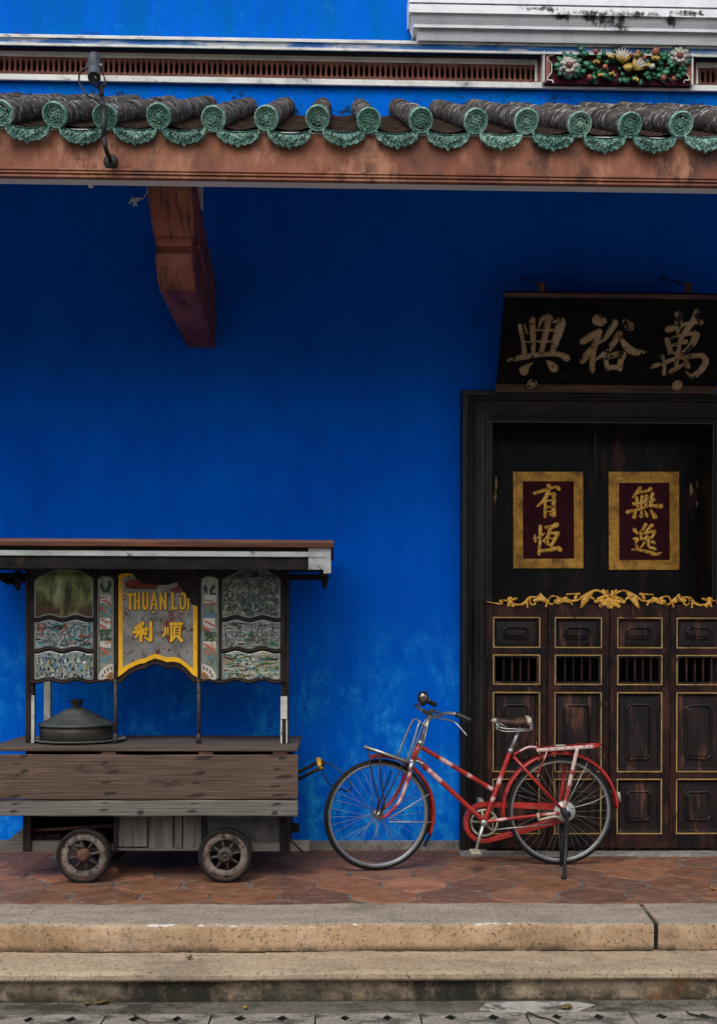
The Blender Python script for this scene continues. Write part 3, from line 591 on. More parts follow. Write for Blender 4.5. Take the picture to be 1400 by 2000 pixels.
# floral relief panel
fy=-.075
fp=MB(); fp.box(P(1065,130,fy).x,P(1349,130,fy).x,fy+.01,.15,P(1200,163.5,fy).z,P(1200,102,fy).z); fr=fp.build('floral_relief',M['maroon_board'],house)
def fto(px,py,h): return P(px,py,fy-h+.01)
mb=MB()
for x in (1061.5,1351): mb.box(P(x,130,fy).x-.005,P(x,130,fy).x+.005,fy-.005,.1,P(1200,163.5,fy).z,P(1200,102,fy).z)
for s_,x0 in ((1,1067),(-1,1347)):
    stroke(mb,[(x0+s_*10,104,3),(x0+s_*12,108,2.5),(x0+s_*3,110,2.5),(x0+s_*2,118,2),(x0+s_*9,124,2.5),(x0+s_*9,142,2.5),(x0+s_*3,150,2),(x0+s_*2,156,2.5),(x0+s_*11,157,2.5),(x0+s_*12,161,3)],fto,.012)
mb.build_each('scroll_border',M['ledge_white'],fr)
mb=MB()
for s_,x0 in ((1,1065.5),(-1,1348.5)): mb.prism([XZ(x0,105,fy),XZ(x0+s_*6,108,fy),XZ(x0+s_*8,124,fy),XZ(x0+s_*8,142,fy),XZ(x0+s_*5,152,fy),XZ(x0,162,fy)] if s_>0 else list(reversed([XZ(x0,105,fy),XZ(x0+s_*6,108,fy),XZ(x0+s_*8,124,fy),XZ(x0+s_*8,142,fy),XZ(x0+s_*5,152,fy),XZ(x0,162,fy)])),fy+.002,fy+.02)
mb.build_each('side_cheek',M['vent'],fr)
def leaf(mb,px,py,ang,l,wd,d=.03):
    c=cos(ang); s=sin(ang)
    n=8; L=[]; Rr=[]; Cc=[]
    for i in range(n+1):
        t=i/n; ww=1.35*wd*sin(pi*min(1,t*.9+.06))**.8*(1-.25*t); x=px+c*l*t; y=py+s*l*t; hh=d+.018*sin(pi*t)
        L.append(fto(x-s*ww,y+c*ww,hh-.008)); Cc.append(fto(x,y,hh)); Rr.append(fto(x+s*ww,y-c*ww,hh-.008))
    back=[fto(px+c*l*i/n,py+s*l*i/n,d-.02) for i in range(n+1)]
    mb.loft([[L[i],Cc[i],Rr[i],back[i]] for i in range(n+1)],True,(True,True),True)
mb=MB()
def spray(cx,cy,n,r0,l,wd):
    for i in range(n): 
        a=2*pi*i/n+R.uniform(-.25,.25); leaf(mb,cx+cos(a)*r0,cy+sin(a)*r0,a,l*R.uniform(.8,1.15),wd,R.uniform(.012,.03))
spray(1110,130,13,13,17,4.6); spray(1326,114,11,10,17,4.6)
for c in [(1140,100),(1138,112),(1138,122),(1150,106),(1143,135),(1150,150),(1157,146),(1175,140),(1166,118),(1197,158),(1205,157),(1213,152),(1192,121),(1183,128),(1262,150),(1256,143),(1270,158),(1280,152),(1290,128),(1302,108),(1305,124),(1298,98),(1150,128),(1172,152),(1186,142),(1205,105),(1220,150),(1232,152),(1252,155),(1268,128),(1287,112),(1292,142),(1268,108),(1178,112),(1310,134),(1318,145),(1330,148),(1336,136),(1253,98),(1300,146)]:
    leaf(mb,c[0],c[1],R.uniform(0,6.28),R.uniform(13,18),R.uniform(3.6,5),R.uniform(.012,.035))
for _ in range(46):
    leaf(mb,R.uniform(1135,1340),R.uniform(100,158),R.uniform(0,6.28),R.uniform(10,16),R.uniform(3,4.4),R.uniform(.004,.02))
for st in ([(1135,128,2),(1165,118,2),(1200,122,2),(1240,135,2)],[(1250,145,2.5),(1285,155,2.5),(1297,163,2)],[(1300,105,2.5),(1292,135,2.5),(1310,158,2)],[(1165,112,2),(1160,135,2),(1158,155,2)]): stroke(mb,st,fto,.018)
mb.build('foliage',M['green_leaf'],fr)
def bloom(cx,cy,r):
    mb=MB()
    for rr,n,l,d in ((r*.35,9,r*.8,.03),(r*.2,7,r*.6,.05)):
        for i in range(n):
            a=2*pi*i/n+R.uniform(-.15,.15); leaf(mb,cx+cos(a)*rr,cy+sin(a)*rr,a,l,r*.27,d)
    o=mb.build('flower',M['white_petal'],fr); return o
bloom(1111,129,20); bloom(1327,110,19)
mb=MB()
for c,r in (((1112,126),7),((1327,107),7),((1163,101),5),((1181,131),5.5),((1151,151),5.5),((1245,104),6),((1258,113),5),((1280,101),8),((1233,108),5),((1315,154),5),((1295,152),6)):
    mb.ball(fto(c[0],c[1],.05),r/291,(1,.7,1.1))
mb.build_each('bud',M['red_bud'],fr)
mb=MB()
def fan(cx,cy,a0,a1,n,l,tip=True):
    for i in range(n):
        a=a0+(a1-a0)*i/(n-1); leaf(mb,cx,cy,a,l,2.7,.045+.004*(i%2))
fan(1214,124,-2.2,-.7,9,26); fan(1228,140,-2.4,-1.2,7,18); fan(1236,137,-1.5,-.15,9,24); fan(1279,118,-2.5,-.6,6,12); fan(1263,133,-1.9,-1.2,2,12); fan(1240,112,-1.1,-.6,3,15); fan(1164,124,-2.6,-.5,4,9); fan(1172,143,.8,2.2,2,10); fan(1191,114,-2,-.5,3,9); fan(1240,158,-2,-.3,4,8); fan(1195,147,-2.5,0,3,9)
mb.build('yellow_blossom',M['yellow_petal'],fr)
mb=MB()
fan(1214,121,-2.05,-.85,6,29); fan(1240,134,-1.2,-.35,6,26); fan(1274,136,-2.3,-1.4,4,13)
mb.build('white_blossom',M['white_petal'],fr)
# window sill moulding, upper right
ws=MB(); rings=[]
xe=6.5
prof=[(.20,-20),(.20,7.5),(.175,8.5),(.175,10.5),(.20,11.5),(.20,27),(.178,28),(.176,33),(.170,40),(.158,47),(.150,50),(.160,52),(.160,56),(.118,57.5),(.124,63),(.124,70),(.119,77),(.113,82),(.0,83)]
sx=P(826,60,-.0).x
def stain(px,py):
    q=0
    for cx,cy,a_,b_ in ((1190,36,50,20),(1180,24,90,9),(1095,30,22,12),(1150,30,25,14),(1215,52,16,12),(1310,34,26,16),(1255,24,60,8),(1340,20,60,7),(1060,16,60,6)):
        q=max(q,1.15*math.exp(-((px-cx)/a_)**2-((py-cy)/b_)**2))
    return min(1,q)
wc=[]
pf=[prof[0]]
for (p0,y0),(p1,y1) in zip(prof,prof[1:]):
    k=max(1,int(abs(y1-y0)/3)) if y0>0 else 1
    for i in range(1,k+1): pf.append((p0+(p1-p0)*i/k,y0+(y1-y0)*i/k))
for pj,py in pf:
    zz=P(1000,py,-pj).z; xl=.475+(.2-pj)*.76
    xs_=[xl+(3.2-xl)*i/90 for i in range(91)]+[xe]
    rings.append([Vector((xl,0.02,zz))]+[Vector((x,-pj,zz)) for x in xs_]+[Vector((xe,.02,zz))])
    wc+= [0]+[stain(653+x*(F/(6.9-pj)),py+R.uniform(-2,2)) for x in xs_]+[0]
n_=len(rings[0]); k_=len(rings)
ws.add([p for q in rings for p in q],[(i*n_+j,i*n_+(j+1)%n_,(i+1)*n_+(j+1)%n_,(i+1)*n_+j) for i in range(k_-1) for j in range(n_)]+[tuple(range(n_)),tuple((k_-1)*n_+j for j in range(n_))],False,wc)
wsill=ws.build('window_sill',M['sill_white'],house)
mb=MB(); mb.box(P(818,3,-.17).x,xe,-.172,-.05,P(1000,6.5,-.17).z,P(1000,-60,-.27).z); mb.build('sill_block',M['ledge_white'],wsill)

# eave roof ------------------------------------------------
YF,ZF=-1.96,P(620,233,-1.96).z
YB,ZB=.02,P(625,190,0).z-.055
SL=Vector((0,YB-YF,ZB-ZF)); LEN=SL.length; U=SL.normalized(); Q=Vector((0,-U.z,U.y))    # along the slope, and up out of the roof
PITCH=.2525; X0=P(620,233,YF).x
def tile_row_mesh(seed):
    rr=random.Random(seed); mb=MB(); n=14; seg=.31; k=0; t=0.0
    while t<LEN:
        l=min(seg,LEN-t); r0=.058+rr.uniform(-.002,.002); wob=Vector((rr.uniform(-.003,.003),0,0))+Q*rr.uniform(-.003,.003)
        rings=[]
        for a,r in ((0,r0-.004),(.0,r0),(.02,r0+.001),(.05,r0),(.5,r0-.0005),(.9,r0-.0015),(1.0,r0-.003)):
            c=U*(t+a*l)+wob; rings.append([c+Vector((cos(2*pi*j/n)*r,0,0))+Q*sin(2*pi*j/n)*r for j in range(n)])
        mb.loft(rings,True,(True,True),True); t+=seg
    return mb
disc=MB()
nd=-U
disc.lathe((0,0,0),nd,[(.0585,-.016),(.0595,-.004),(.0585,.008),(.054,.013),(.050,.011),(.0485,.001),(.0455,.001),(.044,.006),(.041,.006),(.0395,-.001),(.036,-.003),(.02,-.002),(.012,.006),(.0,.010)],32)
e1=Vector((1,0,0)); e2=nd.cross(e1)
for k in range(8):
    a=2*pi*k/8; c=(e1*cos(a)+e2*sin(a))*.026+nd*.003; t=(-e1*sin(a)+e2*cos(a))
    disc.tube([c-t*.010+(e1*cos(a)+e2*sin(a))*.004,c,c+t*.008-(e1*cos(a)+e2*sin(a))*.006],.0042,6,sub=3)
for k in range(6):
    a=2*pi*k/6+.3; c=(e1*cos(a)+e2*sin(a))*.012+nd*.007; disc.ball(c,.0048)
def drip_mesh():
    mb=MB(); n=42; W2=.112
    top=[]; bot=[]
    for i in range(n+1):
        t=-1+2*i/n; top.append((t*W2,-.018-.018*(1-t*t)))
        sc=.0065*abs(sin(pi*3.5*(t+1)/1.0)); base=.020+.074*(1-abs(t)**2.6)**.55
        if abs(t)<.12: base+=.012*(1-abs(t)/.12)
        bot.append((t*W2*(1-.02*abs(t)),-base-sc*(1 if abs(t)<.95 else 0)))
    dirn=Vector((0,.12,-1)).normalized(); nf=Vector((0,-1,-.12)).normalized()
    def w3(q,h): return Vector((q[0],0,0))-dirn*q[1]+nf*h
    out=bot+list(reversed(top[1:-1])); cx,cy=0,-.062
    def sc_(f): return [((x-cx)*f+cx,(y-cy)*f+cy) for x,y in out]
    rings=[[w3(q,-.016) for q in out],[w3(q,.0) for q in out],[w3(q,.005) for q in sc_(.965)],[w3(q,.005) for q in sc_(.90)],[w3(q,-.001) for q in sc_(.86)],[w3(q,.003) for q in sc_(.55)],[w3(q,.004) for q in sc_(.2)]]
    mb.loft(rings,True,(True,True),False)
    for k in range(-4,5):
        t=k/4.6; y=-.045-.035*(1-abs(t))
        mb.ball(w3((t*.078,y),.003),.0075,(1,.7,.9),8)
        if k<4: mb.tube([w3((t*.078,y-.008),.004),w3(((t+.1)*.078,y+.010),.006),w3(((t+.2)*.078,y-.004),.004)],.003,6,sub=2)
    mb.tube([w3((0,-.05),.005),w3((0,-.09),.005)],.004,6)
    return mb
dripm=None; discm=None
XK=[X0+PITCH*k for k in range(-20,19)]
rows=[]
for k,x in enumerate(XK):
    jx=R.uniform(-.008,.008); jz=R.uniform(-.006,.006)
    org=Vector((x+jx,YF,ZF+jz))
    mb=tile_row_mesh(k%6); 
    if k<6:
        mb.v=[v+org for v in mb.v]; o=mb.build('tile_row',M['roof_tile'],house,loc=org); rows.append(o)
    else:
        o=rows[k%6].copy(); COL.objects.link(o); o.parent=house; o.location=org; ORG[o]=org
    if discm is None:
        disc.v=[v+org for v in disc.v]; d=disc.build('end_disc',M['glaze_disc'],o); discm=d
    else:
        d=discm.copy(); COL.objects.link(d); d.parent=o
    d.location=-U*.004; a=R.uniform(-.08,.08); d.rotation_euler=(a,0,R.uniform(-.06,.06))
    org2=Vector((x+PITCH/2+R.uniform(-.01,.01),YF-.004+R.uniform(-.006,.004),ZF-.028+R.uniform(-.006,.005)))
    if dripm is None:
        mb=drip_mesh(); mb.v=[v+org2 for v in mb.v]; dripm=mb.build('drip_tile',M['glaze_drip'],house,loc=org2); dd=dripm
    else:
        dd=dripm.copy(); COL.objects.link(dd); dd.parent=house; dd.location=org2
    dd.rotation_euler=(R.uniform(-.05,.05),R.uniform(-.035,.035),R.uniform(-.06,.06))
# vary the glaze tint between copies through object-space offset: done by object coordinates staying local
mb=MB(); ts=[]; t=.03
while t<LEN-.02: ts += [(t,.0),(t+.118,-.010)]; t+=.12
xs=[]; 
for x in XK[:-1]:
    for q in range(6): xs.append((x+PITCH*q/6, q/6))
ringsp=[]
for t,dz in ts:
    ringsp.append([Vector((x,YF,ZF))+U*t+Q*(-.020-.032*sin(pi*f)+dz) for x,f in xs])
mb.loft(ringsp,False,(False,False),False)
n0=len(mb.v)
mb.build('pan_tiles',M['pan_tile'],house)
mb=MB(); mb.loft([[Vector((x,YF,ZF))+U*.05-Q*.062,Vector((x,YF,ZF))+U*(LEN+.05)-Q*.062,Vector((x,YF,ZF))+U*(LEN+.05)-Q*.10,Vector((x,YF,ZF))+U*.05-Q*.10] for x in (-6.9,6.9)],True); mb.build('soffit',M['soffit'],house)  # unseen sheet under the tiles, put in to block light
# fascia beam with its little mouldings
bz=lambda y,Y: P(700,y,Y).z
mb=MB(); b0=-1.925
mb.prismX([(-1.80,bz(262,-1.9)),(b0,bz(262,b0)),(b0,bz(337,b0)),(b0-.012,bz(338,b0)),(b0-.012,bz(341.5,b0)),(b0-.002,bz(342.5,b0)),(b0-.002,bz(344,b0)),(b0-.014,bz(345,b0)),(b0-.014,bz(348,b0)),(b0-.004,bz(349,b0)),(b0-.004,bz(350.5,b0)),(b0-.010,bz(351.5,b0)),(b0-.010,bz(355,b0)),(-1.905,bz(355,b0)),(-1.900,bz(340,b0))],-6.9,6.9)
mb.build('eave_beam',M['beam'],house)
mb=MB(); mb.box(-6.9,6.9,-1.899,-1.825,bz(355.5,-1.9),bz(335,-1.9)); mb.build('soffit_trim',M['soffit_white'],house)
mb=MB(); mb.box(-6.9,6.9,b0-.003,-1.82,bz(261,b0)-.0+.001,ZF-.055); mb.build('tile_batten',M['soffit_white'],house)
# corbel
rows_=[(-1.79,350,288,374),(-1.76,372,288,375),(-1.70,400,292,377),(-1.62,430,296,378),(-1.56,460,301,378.5),(-1.545,464,302,377),(-1.52,466,303.5,376),(-1.50,481,304,375),(-1.46,483,305,374),(-1.45,493,305,374),(-1.475,495,303,376),(-1.46,520,305,377),(-1.41,550,309,379.5),(-1.37,566,312,382),(-1.33,571,315,384),(0.0,679,366,421)]
rings=[]
for Y,py,l,r in rows_:
    a=P(l,py,Y); b=P(r,py,Y); z=(a.z+b.z)/2
    tz=3.77
    rings.append((a.x,b.x,Y,z))
mb=MB(); n=len(rings)
vs=[]; 
for xl,xr,Y,z in rings: vs += [(xl,Y,z),(xr,Y,z)]
xl,xr=rings[0][0],rings[0][1]; xl2,xr2=rings[-1][0],rings[-1][1]
vs += [(xl,-1.79,3.80),(xr,-1.79,3.80),(xl2,0,3.80),(xr2,0,3.80)]; T=2*n
fs=[(2*i,2*i+1,2*i+3,2*i+2) for i in range(n-1)]
fs.append((T,T+1,1,0)); fs.append((T+2,T+3,T+1,T)); fs.append(tuple([2*i for i in range(n)]+[T+2,T])); fs.append(tuple([2*i+1 for i in range(n)]+[T+3,T+1]))
mb.add(vs,fs); cb=mb.build('corbel',M['bracket'],house)
mb=MB(); xr=rings[13][1]   # raised moulding on the side cheek
mb.tube([P(383,500,-1.35)+Vector((.004,0,.06)),P(396,520,-1.0)+Vector((0,0,.0)),P(420,640,-.15)+Vector((.0,0,.05))],.016,8,sub=4); mb.build('side_moulding',M['bracket'],cb)
mb=MB(); xx=P(396,400,-1.2).x; mb.box(xx-.075,xx,-1.24,-1.18,3.801,4.25); mb.build('roof_strut',M['soffit_white'],house)
mb=MB(); c=P(178,360,-1.76); mb.lathe(c,(0,0,-1),[(.012,-.03),(.014,0),(.014,.012),(.008,.016)],12); mb.build('lamp_holder',M['soffit_white'],house)

# doorway ---------------------------------------------------
def frame_sweep():
    pr=[(0,.02),(0,-.075),(.006,-.085),(.034,-.085),(.038,-.072),(.046,-.072),(.050,-.098),(.058,-.104),(.066,-.098),(.072,-.080),(.095,-.062),(.130,-.054),(.158,-.058),(.163,-.072),(.174,-.074),(.178,-.060),(.190,-.058),(.194,-.046),(.208,-.046),(.208,.31),(.06,.31)]
    mb=MB(); rings=[]
    def ring(kind):
        if kind==0: return [Vector((FXL+o,y,0)) for o,y in pr]
        if kind==1: return [Vector((FXL+o,y,FZT-o)) for o,y in pr]
        if kind==2: return [Vector((FXR-o,y,FZT-o)) for o,y in pr]
        return [Vector((FXR-o,y,0)) for o,y in pr]
    mb.loft([ring(k) for k in range(4)],True,(True,True)); return mb
fo=frame_sweep().build('door_frame',M['door_frame'],house)
YD=-.125; YU=.25
mb=MB(); a=P(946,1172,-.115); mb.box(FXL+.150,FXL+.207,-.118,-.05,a.z-.02,a.z+.012); mb.box(FXL+.16,FXL+.2,-.112,-.05,a.z-.4,a.z-.02); mb.build('jamb_cap',M['door_frame'],fo,.004)
# full-height leaves with gilded mottoes
CZ=P(1162,900,YU).x
def relief_to(Y): return lambda px,py,h: P(px,py,Y-h)
def plaque(leafo, x0,x1,y0,y1, i0,i1,j0,j1, chars):
    bo=MB(); Y=YU
    o_=[XZ(x0,y0,Y),XZ(x1,y0,Y),XZ(x1+.6,y1,Y),XZ(x0+.6,y1,Y)]; i_=[XZ(i0,j0,Y),XZ(i1,j0,Y),XZ(i1+.8,j1,Y),XZ(i0+.8,j1,Y)]
    def r(pts,y): return [Vector((x,y,z)) for x,z in pts]
    bo.loft([r(o_,Y),r(o_,Y-.012),r(i_,Y-.012),r(i_,Y-.002)],True,(False,False)); bo.build('gilt_border',M['gold_border'],leafo)
    pb=MB(); pb.add(r(i_,Y-.003)+r(i_,Y+.004),[(0,1,2,3),(4,7,6,5),(0,4,5,1),(1,5,6,2),(2,6,7,3),(3,7,4,0)]); pb.build('maroon_field',M['maroon_board'],leafo)
    for ch in chars:
        cm=MB()
        for k,s in enumerate(ch): stroke(cm,s,relief_to(Y-.0032),.008+.0006*(k%4))
        cm.build('gilt_character',M['gold'],leafo)
you=conv([[(440,430,80),(640,370,70),(830,310,66),(905,345,90)],[(710,290,105),(680,450,90),(590,600,80),(455,705,20)],[(640,570,60),(640,750,70),(635,885,72)],[(700,420,50),(760,450,60),(835,450,60)],[(815,450,90),(805,700,90),(812,865,95)],[(735,845,50),(800,885,70)],[(660,582,42),(800,570,42)],[(660,705,45),(800,700,45)],[(665,788,30),(780,790,36)]],1000,920,10)
heng=conv([[(545,1085,82),(540,1350,66),(520,1620,72)],[(432,1255,60),(448,1375,56)],[(412,1310,26),(530,1292,36)],[(560,1262,60),(625,1222,44)],[(660,1100,76),(780,1085,86),(860,1050,105)],[(745,1110,84),(692,1270,80),(595,1372,30)],[(770,1215,56),(890,1205,80)],[(885,1220,92),(820,1350,82),(762,1470,70)],[(690,1285,40),(800,1335,44)],[(640,1395,60),(730,1440,56),(790,1430,50)],[(700,1230,40),(690,1400,52)],[(580,1560,76),(750,1540,80),(890,1505,92),(930,1535,96)]],1000,920,10)
wu=conv([[(640,340,90),(570,430,76),(500,515,40)],[(600,420,60),(740,400,66),(850,350,86)],[(520,640,80),(700,615,56),(915,560,80)],[(575,520,72),(590,690,60)],[(682,505,80),(660,690,66)],[(770,490,82),(755,690,66)],[(885,450,90),(850,680,76)],[(400,800,90),(600,755,60),(850,680,56),(1045,690,108)],[(565,780,36),(530,895,92)],[(672,785,36),(665,875,98)],[(735,775,30),(780,870,80)],[(850,770,50),(930,890,112)]],1185,920,10)
yi=conv([[(535,1150,90),(585,1215,60)],[(500,1325,40),(585,1330,86),(565,1420,56),(595,1520,70)],[(495,1540,56),(650,1548,60),(850,1595,86),(950,1625,84),(1075,1588,14)],[(745,1050,84),(700,1130,60),(635,1185,24)],[(870,1065,92),(800,1140,60),(740,1190,50)],[(650,1215,60),(672,1330,56)],[(660,1230,50),(800,1195,56),(920,1180,72)],[(925,1195,72),(880,1290,60)],[(680,1320,46),(870,1290,50)],[(780,1180,60),(755,1350,68),(660,1490,40)],[(812,1330,46),(812,1470,60),(930,1515,76)],[(875,1380,76),(915,1405,70)]],1185,920,10)
leaf1=MB(); leaf1.box(FXL+.19,CZ-.003,YU,YU+.05,.01,FZT-.19); l1=leaf1.build('door_leaf',M['black_wood'],house,.003)
leaf2=MB(); leaf2.box(CZ+.003,FXR-.19,YU+.002,YU+.05,.01,FZT-.19); l2=leaf2.build('door_leaf',M['black_wood'],house,.003)
plaque(l1,1001,1137,922,1110,1019.5,1119,940.5,1091.5,[you,heng])
plaque(l2,1187,1324,922,1113,1207,1305.5,943.5,1094,[wu,yi])
mb=MB()
for cx,cy,l,a in ((1363,948,18,.1),(1348,958,14,.4),(1363,985,12,0)): 
    stroke(mb,[(cx,cy-l,1.5),(cx+a*4,cy,8),(cx,cy+l*.8,1.5)],relief_to(YU-.0),.012)
mb.build_each('latch_plate',M['old_gold'],l2)
mb=MB()
for cx,cy,l in ((968,945,14),(966,970,16)): stroke(mb,[(cx,cy-l,1.5),(cx,cy,7),(cx,cy+l*.8,1.5)],relief_to(YU),.010)
mb.build_each('latch_plate',M['old_gold'],l1)
# four half-height leaves
edges=[P(x,1400,YD).x for x in (951,1069,1189.5,1307.5,1427)]
pan=[(964,1052),(1084,1172),(1206,1290),(1322,1410)]
ROW=[(1208,1264),(1281,1336),(1354,1506),(1523,1627)]
garl=[[(60,245,9),(150,260,16),(205,268,20),(215,244,18),(186,240,14),(205,226,12),(285,236,18)],[(285,215,34),(330,280,40)],[(330,220,28),(368,210,26)],[(282,285,26),(308,205,28)],[(292,196,14),(304,210,14)],[(330,268,24),(400,276,26),(460,250,30),(500,202,26),(560,195,18),(600,210,14)],[(512,210,14),(510,250,16),(540,280,18),(568,258,22)],[(480,255,20),(482,298,24)],[(560,228,40),(640,212,48),(690,236,26)],[(618,166,24),(636,190,34)],[(600,190,30),(655,236,36)],[(690,240,16),(678,290,26)],
 [(800,192,16),(740,184,16),(706,220,16),(712,262,18),(742,270,22)],[(780,245,50),(885,212,46)],[(800,205,30),(905,240,34)],[(850,240,34),(800,262,22)],[(885,190,16),(920,228,20),(1000,230,22),(1060,190,26),(1150,140,26),(1220,124,22),(1290,160,18)],[(895,166,18),(955,162,18),(1025,160,26)],[(1005,165,26),(985,205,34)],[(930,238,26),(952,272,22)],[(1150,150,46),(1090,220,66),(1045,300,26)],[(1130,185,34),(1175,212,22)],[(1100,240,30),(1060,255,26)],[(1280,128,34),(1300,165,40)],[(1320,135,30),(1335,290,50)],[(1200,240,40),(1325,232,46)],[(1225,215,34),(1325,180,40)],[(1250,285,34),(1325,255,44)],[(1292,190,24),(1256,296,26)],[(1180,215,10),(1186,255,10)]]
garl=conv(garl,940,1130,5.385)
def oct_ring(x0,x1,z0,z1,c,y): return [Vector(p) for p in ((x0+c,y,z0),(x1-c,y,z0),(x1,y,z0+c),(x1,y,z1-c),(x1-c,y,z1),(x0+c,y,z1),(x0,y,z1-c),(x0,y,z0+c))]
for k in range(4):
    xl,xr=edges[k]+.0025,edges[k+1]-.0025; p0,p1=P(pan[k][0],1400,YD).x,P(pan[k][1],1400,YD).x
    zr=[(P(1248,b,YD).z,P(1248,a,YD).z) for a,b in ROW]; ztop=P(1248,1181,YD).z; zb=.035
    yy=YD+ (.004 if k in (0,3) else 0); yk=yy+.045
    mb=MB(); g_=.0
    mb.box(xl,p0,yy,yk,zb,ztop); mb.box(p1,xr,yy,yk,zb,ztop)
    zz=[ztop]+[v for a,b in zr for v in (b,a)]+[zb]
    for i in range(0,len(zz),2): mb.box(p0,p1,yy+.0005,yk,zz[i+1],zz[i])
    # scalloped foot
    n=24; foot=[(xl+.01,zb+.02)]
    for i in range(n+1): 
        t=i/n; foot.append((xl+.01+(xr-xl-.02)*t, .012+.016*abs(sin(t*pi*4))**.6))
    foot.append((xr-.01,zb+.02)); mb.prism(foot,yy+.012,yk-.005)
    lf=mb.build('half_door',M['brown_door'],house,.0025)
    for i,(z0,z1) in enumerate(zr):
        t=MB(); w_=.0068
        t.box(p0-w_,p1+w_,yy-.003,yy+.003,z1,z1+w_); t.box(p0-w_,p1+w_,yy-.003,yy+.003,z0-w_,z0); t.box(p0-w_,p0,yy-.003,yy+.003,z0,z1); t.box(p1,p1+w_,yy-.003,yy+.003,z0,z1)
        t.build('gold_trim',M['gold_line'],lf)
        f=MB(); ww,hh=p1-p0,z1-z0
        if i!=1:
            e=.0006; ins=min(ww,hh)
            mx=ww*.19; mz=hh*.27 if i==0 else (ww*.24 if i==2 else ww*.25); cc=.022
            f.loft([oct_ring(p0-e,p1+e,z0-e,z1+e,.0005,yy+.035),oct_ring(p0-e,p1+e,z0-e,z1+e,.0005,yy+.010),oct_ring(p0+.006,p1-.006,z0+.006,z1-.006,.0005,yy+.010),oct_ring(p0+.022,p1-.022,z0+.022,z1-.022,.0005,yy+.028),
                    oct_ring(p0+mx,p1-mx,z0+mz,z1-mz,cc,yy+.026),oct_ring(p0+mx+.002,p1-mx-.002,z0+mz+.002,z1-mz-.002,cc,yy+.014),oct_ring(p0+mx+.010,p1-mx-.010,z0+mz+.010,z1-mz-.010,cc,yy+.010),
                    oct_ring(p0+mx+.020,p1-mx-.020,z0+mz+.020,z1-mz-.020,cc*.8,yy+.022),oct_ring(p0+mx+.030,p1-mx-.030,z0+mz+.026,z1-mz-.026,cc*.6,yy+.016)],True,(True,True))
            po=f.build('raised_panel',M['door_panel'],lf)
        else:
            f.box(p0-.0006,p0+.012,yy+.008,yy+.04,z0,z1); f.box(p1-.012,p1+.0006,yy+.008,yy+.04,z0,z1); f.box(p0+.012,p1-.012,yy+.008,yy+.04,z1-.012,z1+.0006); f.box(p0+.012,p1-.012,yy+.008,yy+.04,z0-.0006,z0+.014)
            f.build('grille_frame',M['door_panel'],lf)
            for q in range(4):
                sp=MB(); x=p0+ww*(.23+.185*q); h=z1-z0-.028
                sp.lathe((x,yy+.026,z0+.014),(0,0,1),[(r_,h*t_) for r_,t_ in ((.006,0),(.009,.03),(.009,.07),(.005,.10),(.009,.15),(.005,.2),(.0085,.35),(.0095,.5),(.0075,.68),(.005,.8),(.009,.84),(.005,.89),(.009,.93),(.008,.97),(.006,1))],12)
                sp.build('spindle',M['brown_door'],lf)
    c=MB()
    dst=[s for s in garl if (max(q[0] for q in s)<=1069.5)==(k in (0,3))]
    for j,s in enumerate(dst):
        if k>=2: s=[(2*1190-x,y+.6,w_) for x,y,w_ in s]
        stroke(c,[(x,y,w_*1.06) for x,y,w_ in s],relief_to(yy-.0005),.013+.0015*(j%3),sub=4)
        stroke(c,[(x,y,w_*.85) for x,y,w_ in s],lambda px,py,h: P(px,py,yy+.012-h),.011,sub=3) if False else None
    if k==0 and False: pass
    # a fretted backing carries the carving a little above the top rail
    c.build('gold_carving',M['gold'],lf)
    bk=MB()
    for s in dst:
        if k>=2: s=[(2*1190-x,y+.6,w_) for x,y,w_ in s]
        stroke(bk,s,lambda px,py,h: P(px,py,yy+.024-h),.0235,sub=4,flat=True)
    bk.build('fretted_crest',M['brown_door'],lf)

# ================================================================ NAME BOARD
BL,TL=P(967,765,-.105),P(985,571,-.46)
BRx=P(1396,765,-.105).x
bx=Vector((1,0,0)); bu=(TL-BL); bu.x=0; bh=bu.length; bu.normalize(); bn=bx.cross(bu); 
if bn.y>0: bn=-bn
nb=tag(empty('name_board',BL),'black tilted signboard with three large gilt Chinese characters above the doorway','signboard')
XL_,XR_=P(967,765,-.105).x,BRx
def bpt(x,v,h): return Vector((x,BL.y,BL.z))+bu*v+bn*h
def bto(px,py,h):
    d=ray(px,py); o0=Vector((0,BL.y,BL.z))+bn*0; t=(o0-CAM).dot(bn)/d.dot(bn); return CAM+d*t+bn*h
mb=MB(); mb.loft([[bpt(x,.005,-.03),bpt(x,bh-.005,-.03),bpt(x,bh-.005,-.0005),bpt(x,.005,-.0005)] for x in (XL_+.005,XR_-.005)],True); mb.build('board',M['signboard'],nb)
mb=MB()
for v0,v1,h in ((bh-.028,bh,.010),(0,.055,.012)):
    mb.loft([[bpt(x,v0,-.034),bpt(x,v1,-.034),bpt(x,v1,h),bpt(x,v0,h*.5)] for x in [XL_+(XR_-XL_)*i/14 for i in range(15)]],True)
mb.build('board_rail',M['sign_edge'],nb)
xing=conv([[(345,455,80),(392,700,84),(435,970,110)],[(430,440,40),(475,560,46)],[(585,340,130),(600,600,120),(605,1000,84)],[(715,480,40),(770,340,90),(890,270,120),(950,300,90)],[(905,300,130),(850,600,130),(765,975,96)],[(660,540,54),(1000,545,54)],[(680,760,46),(960,770,50)],[(420,600,28),(545,605,28)],[(420,760,36),(540,775,36)],[(1000,380,50),(1120,350,120)],[(1150,390,200),(1080,650,170),(985,950,120)],[(140,1130,84),(450,1060,116),(800,1015,96),(1100,1015,106),(1250,1085,150)],[(590,1185,30),(500,1245,90),(430,1330,200)],[(870,1145,40),(950,1215,140),(1005,1285,180)]],980,590,10)
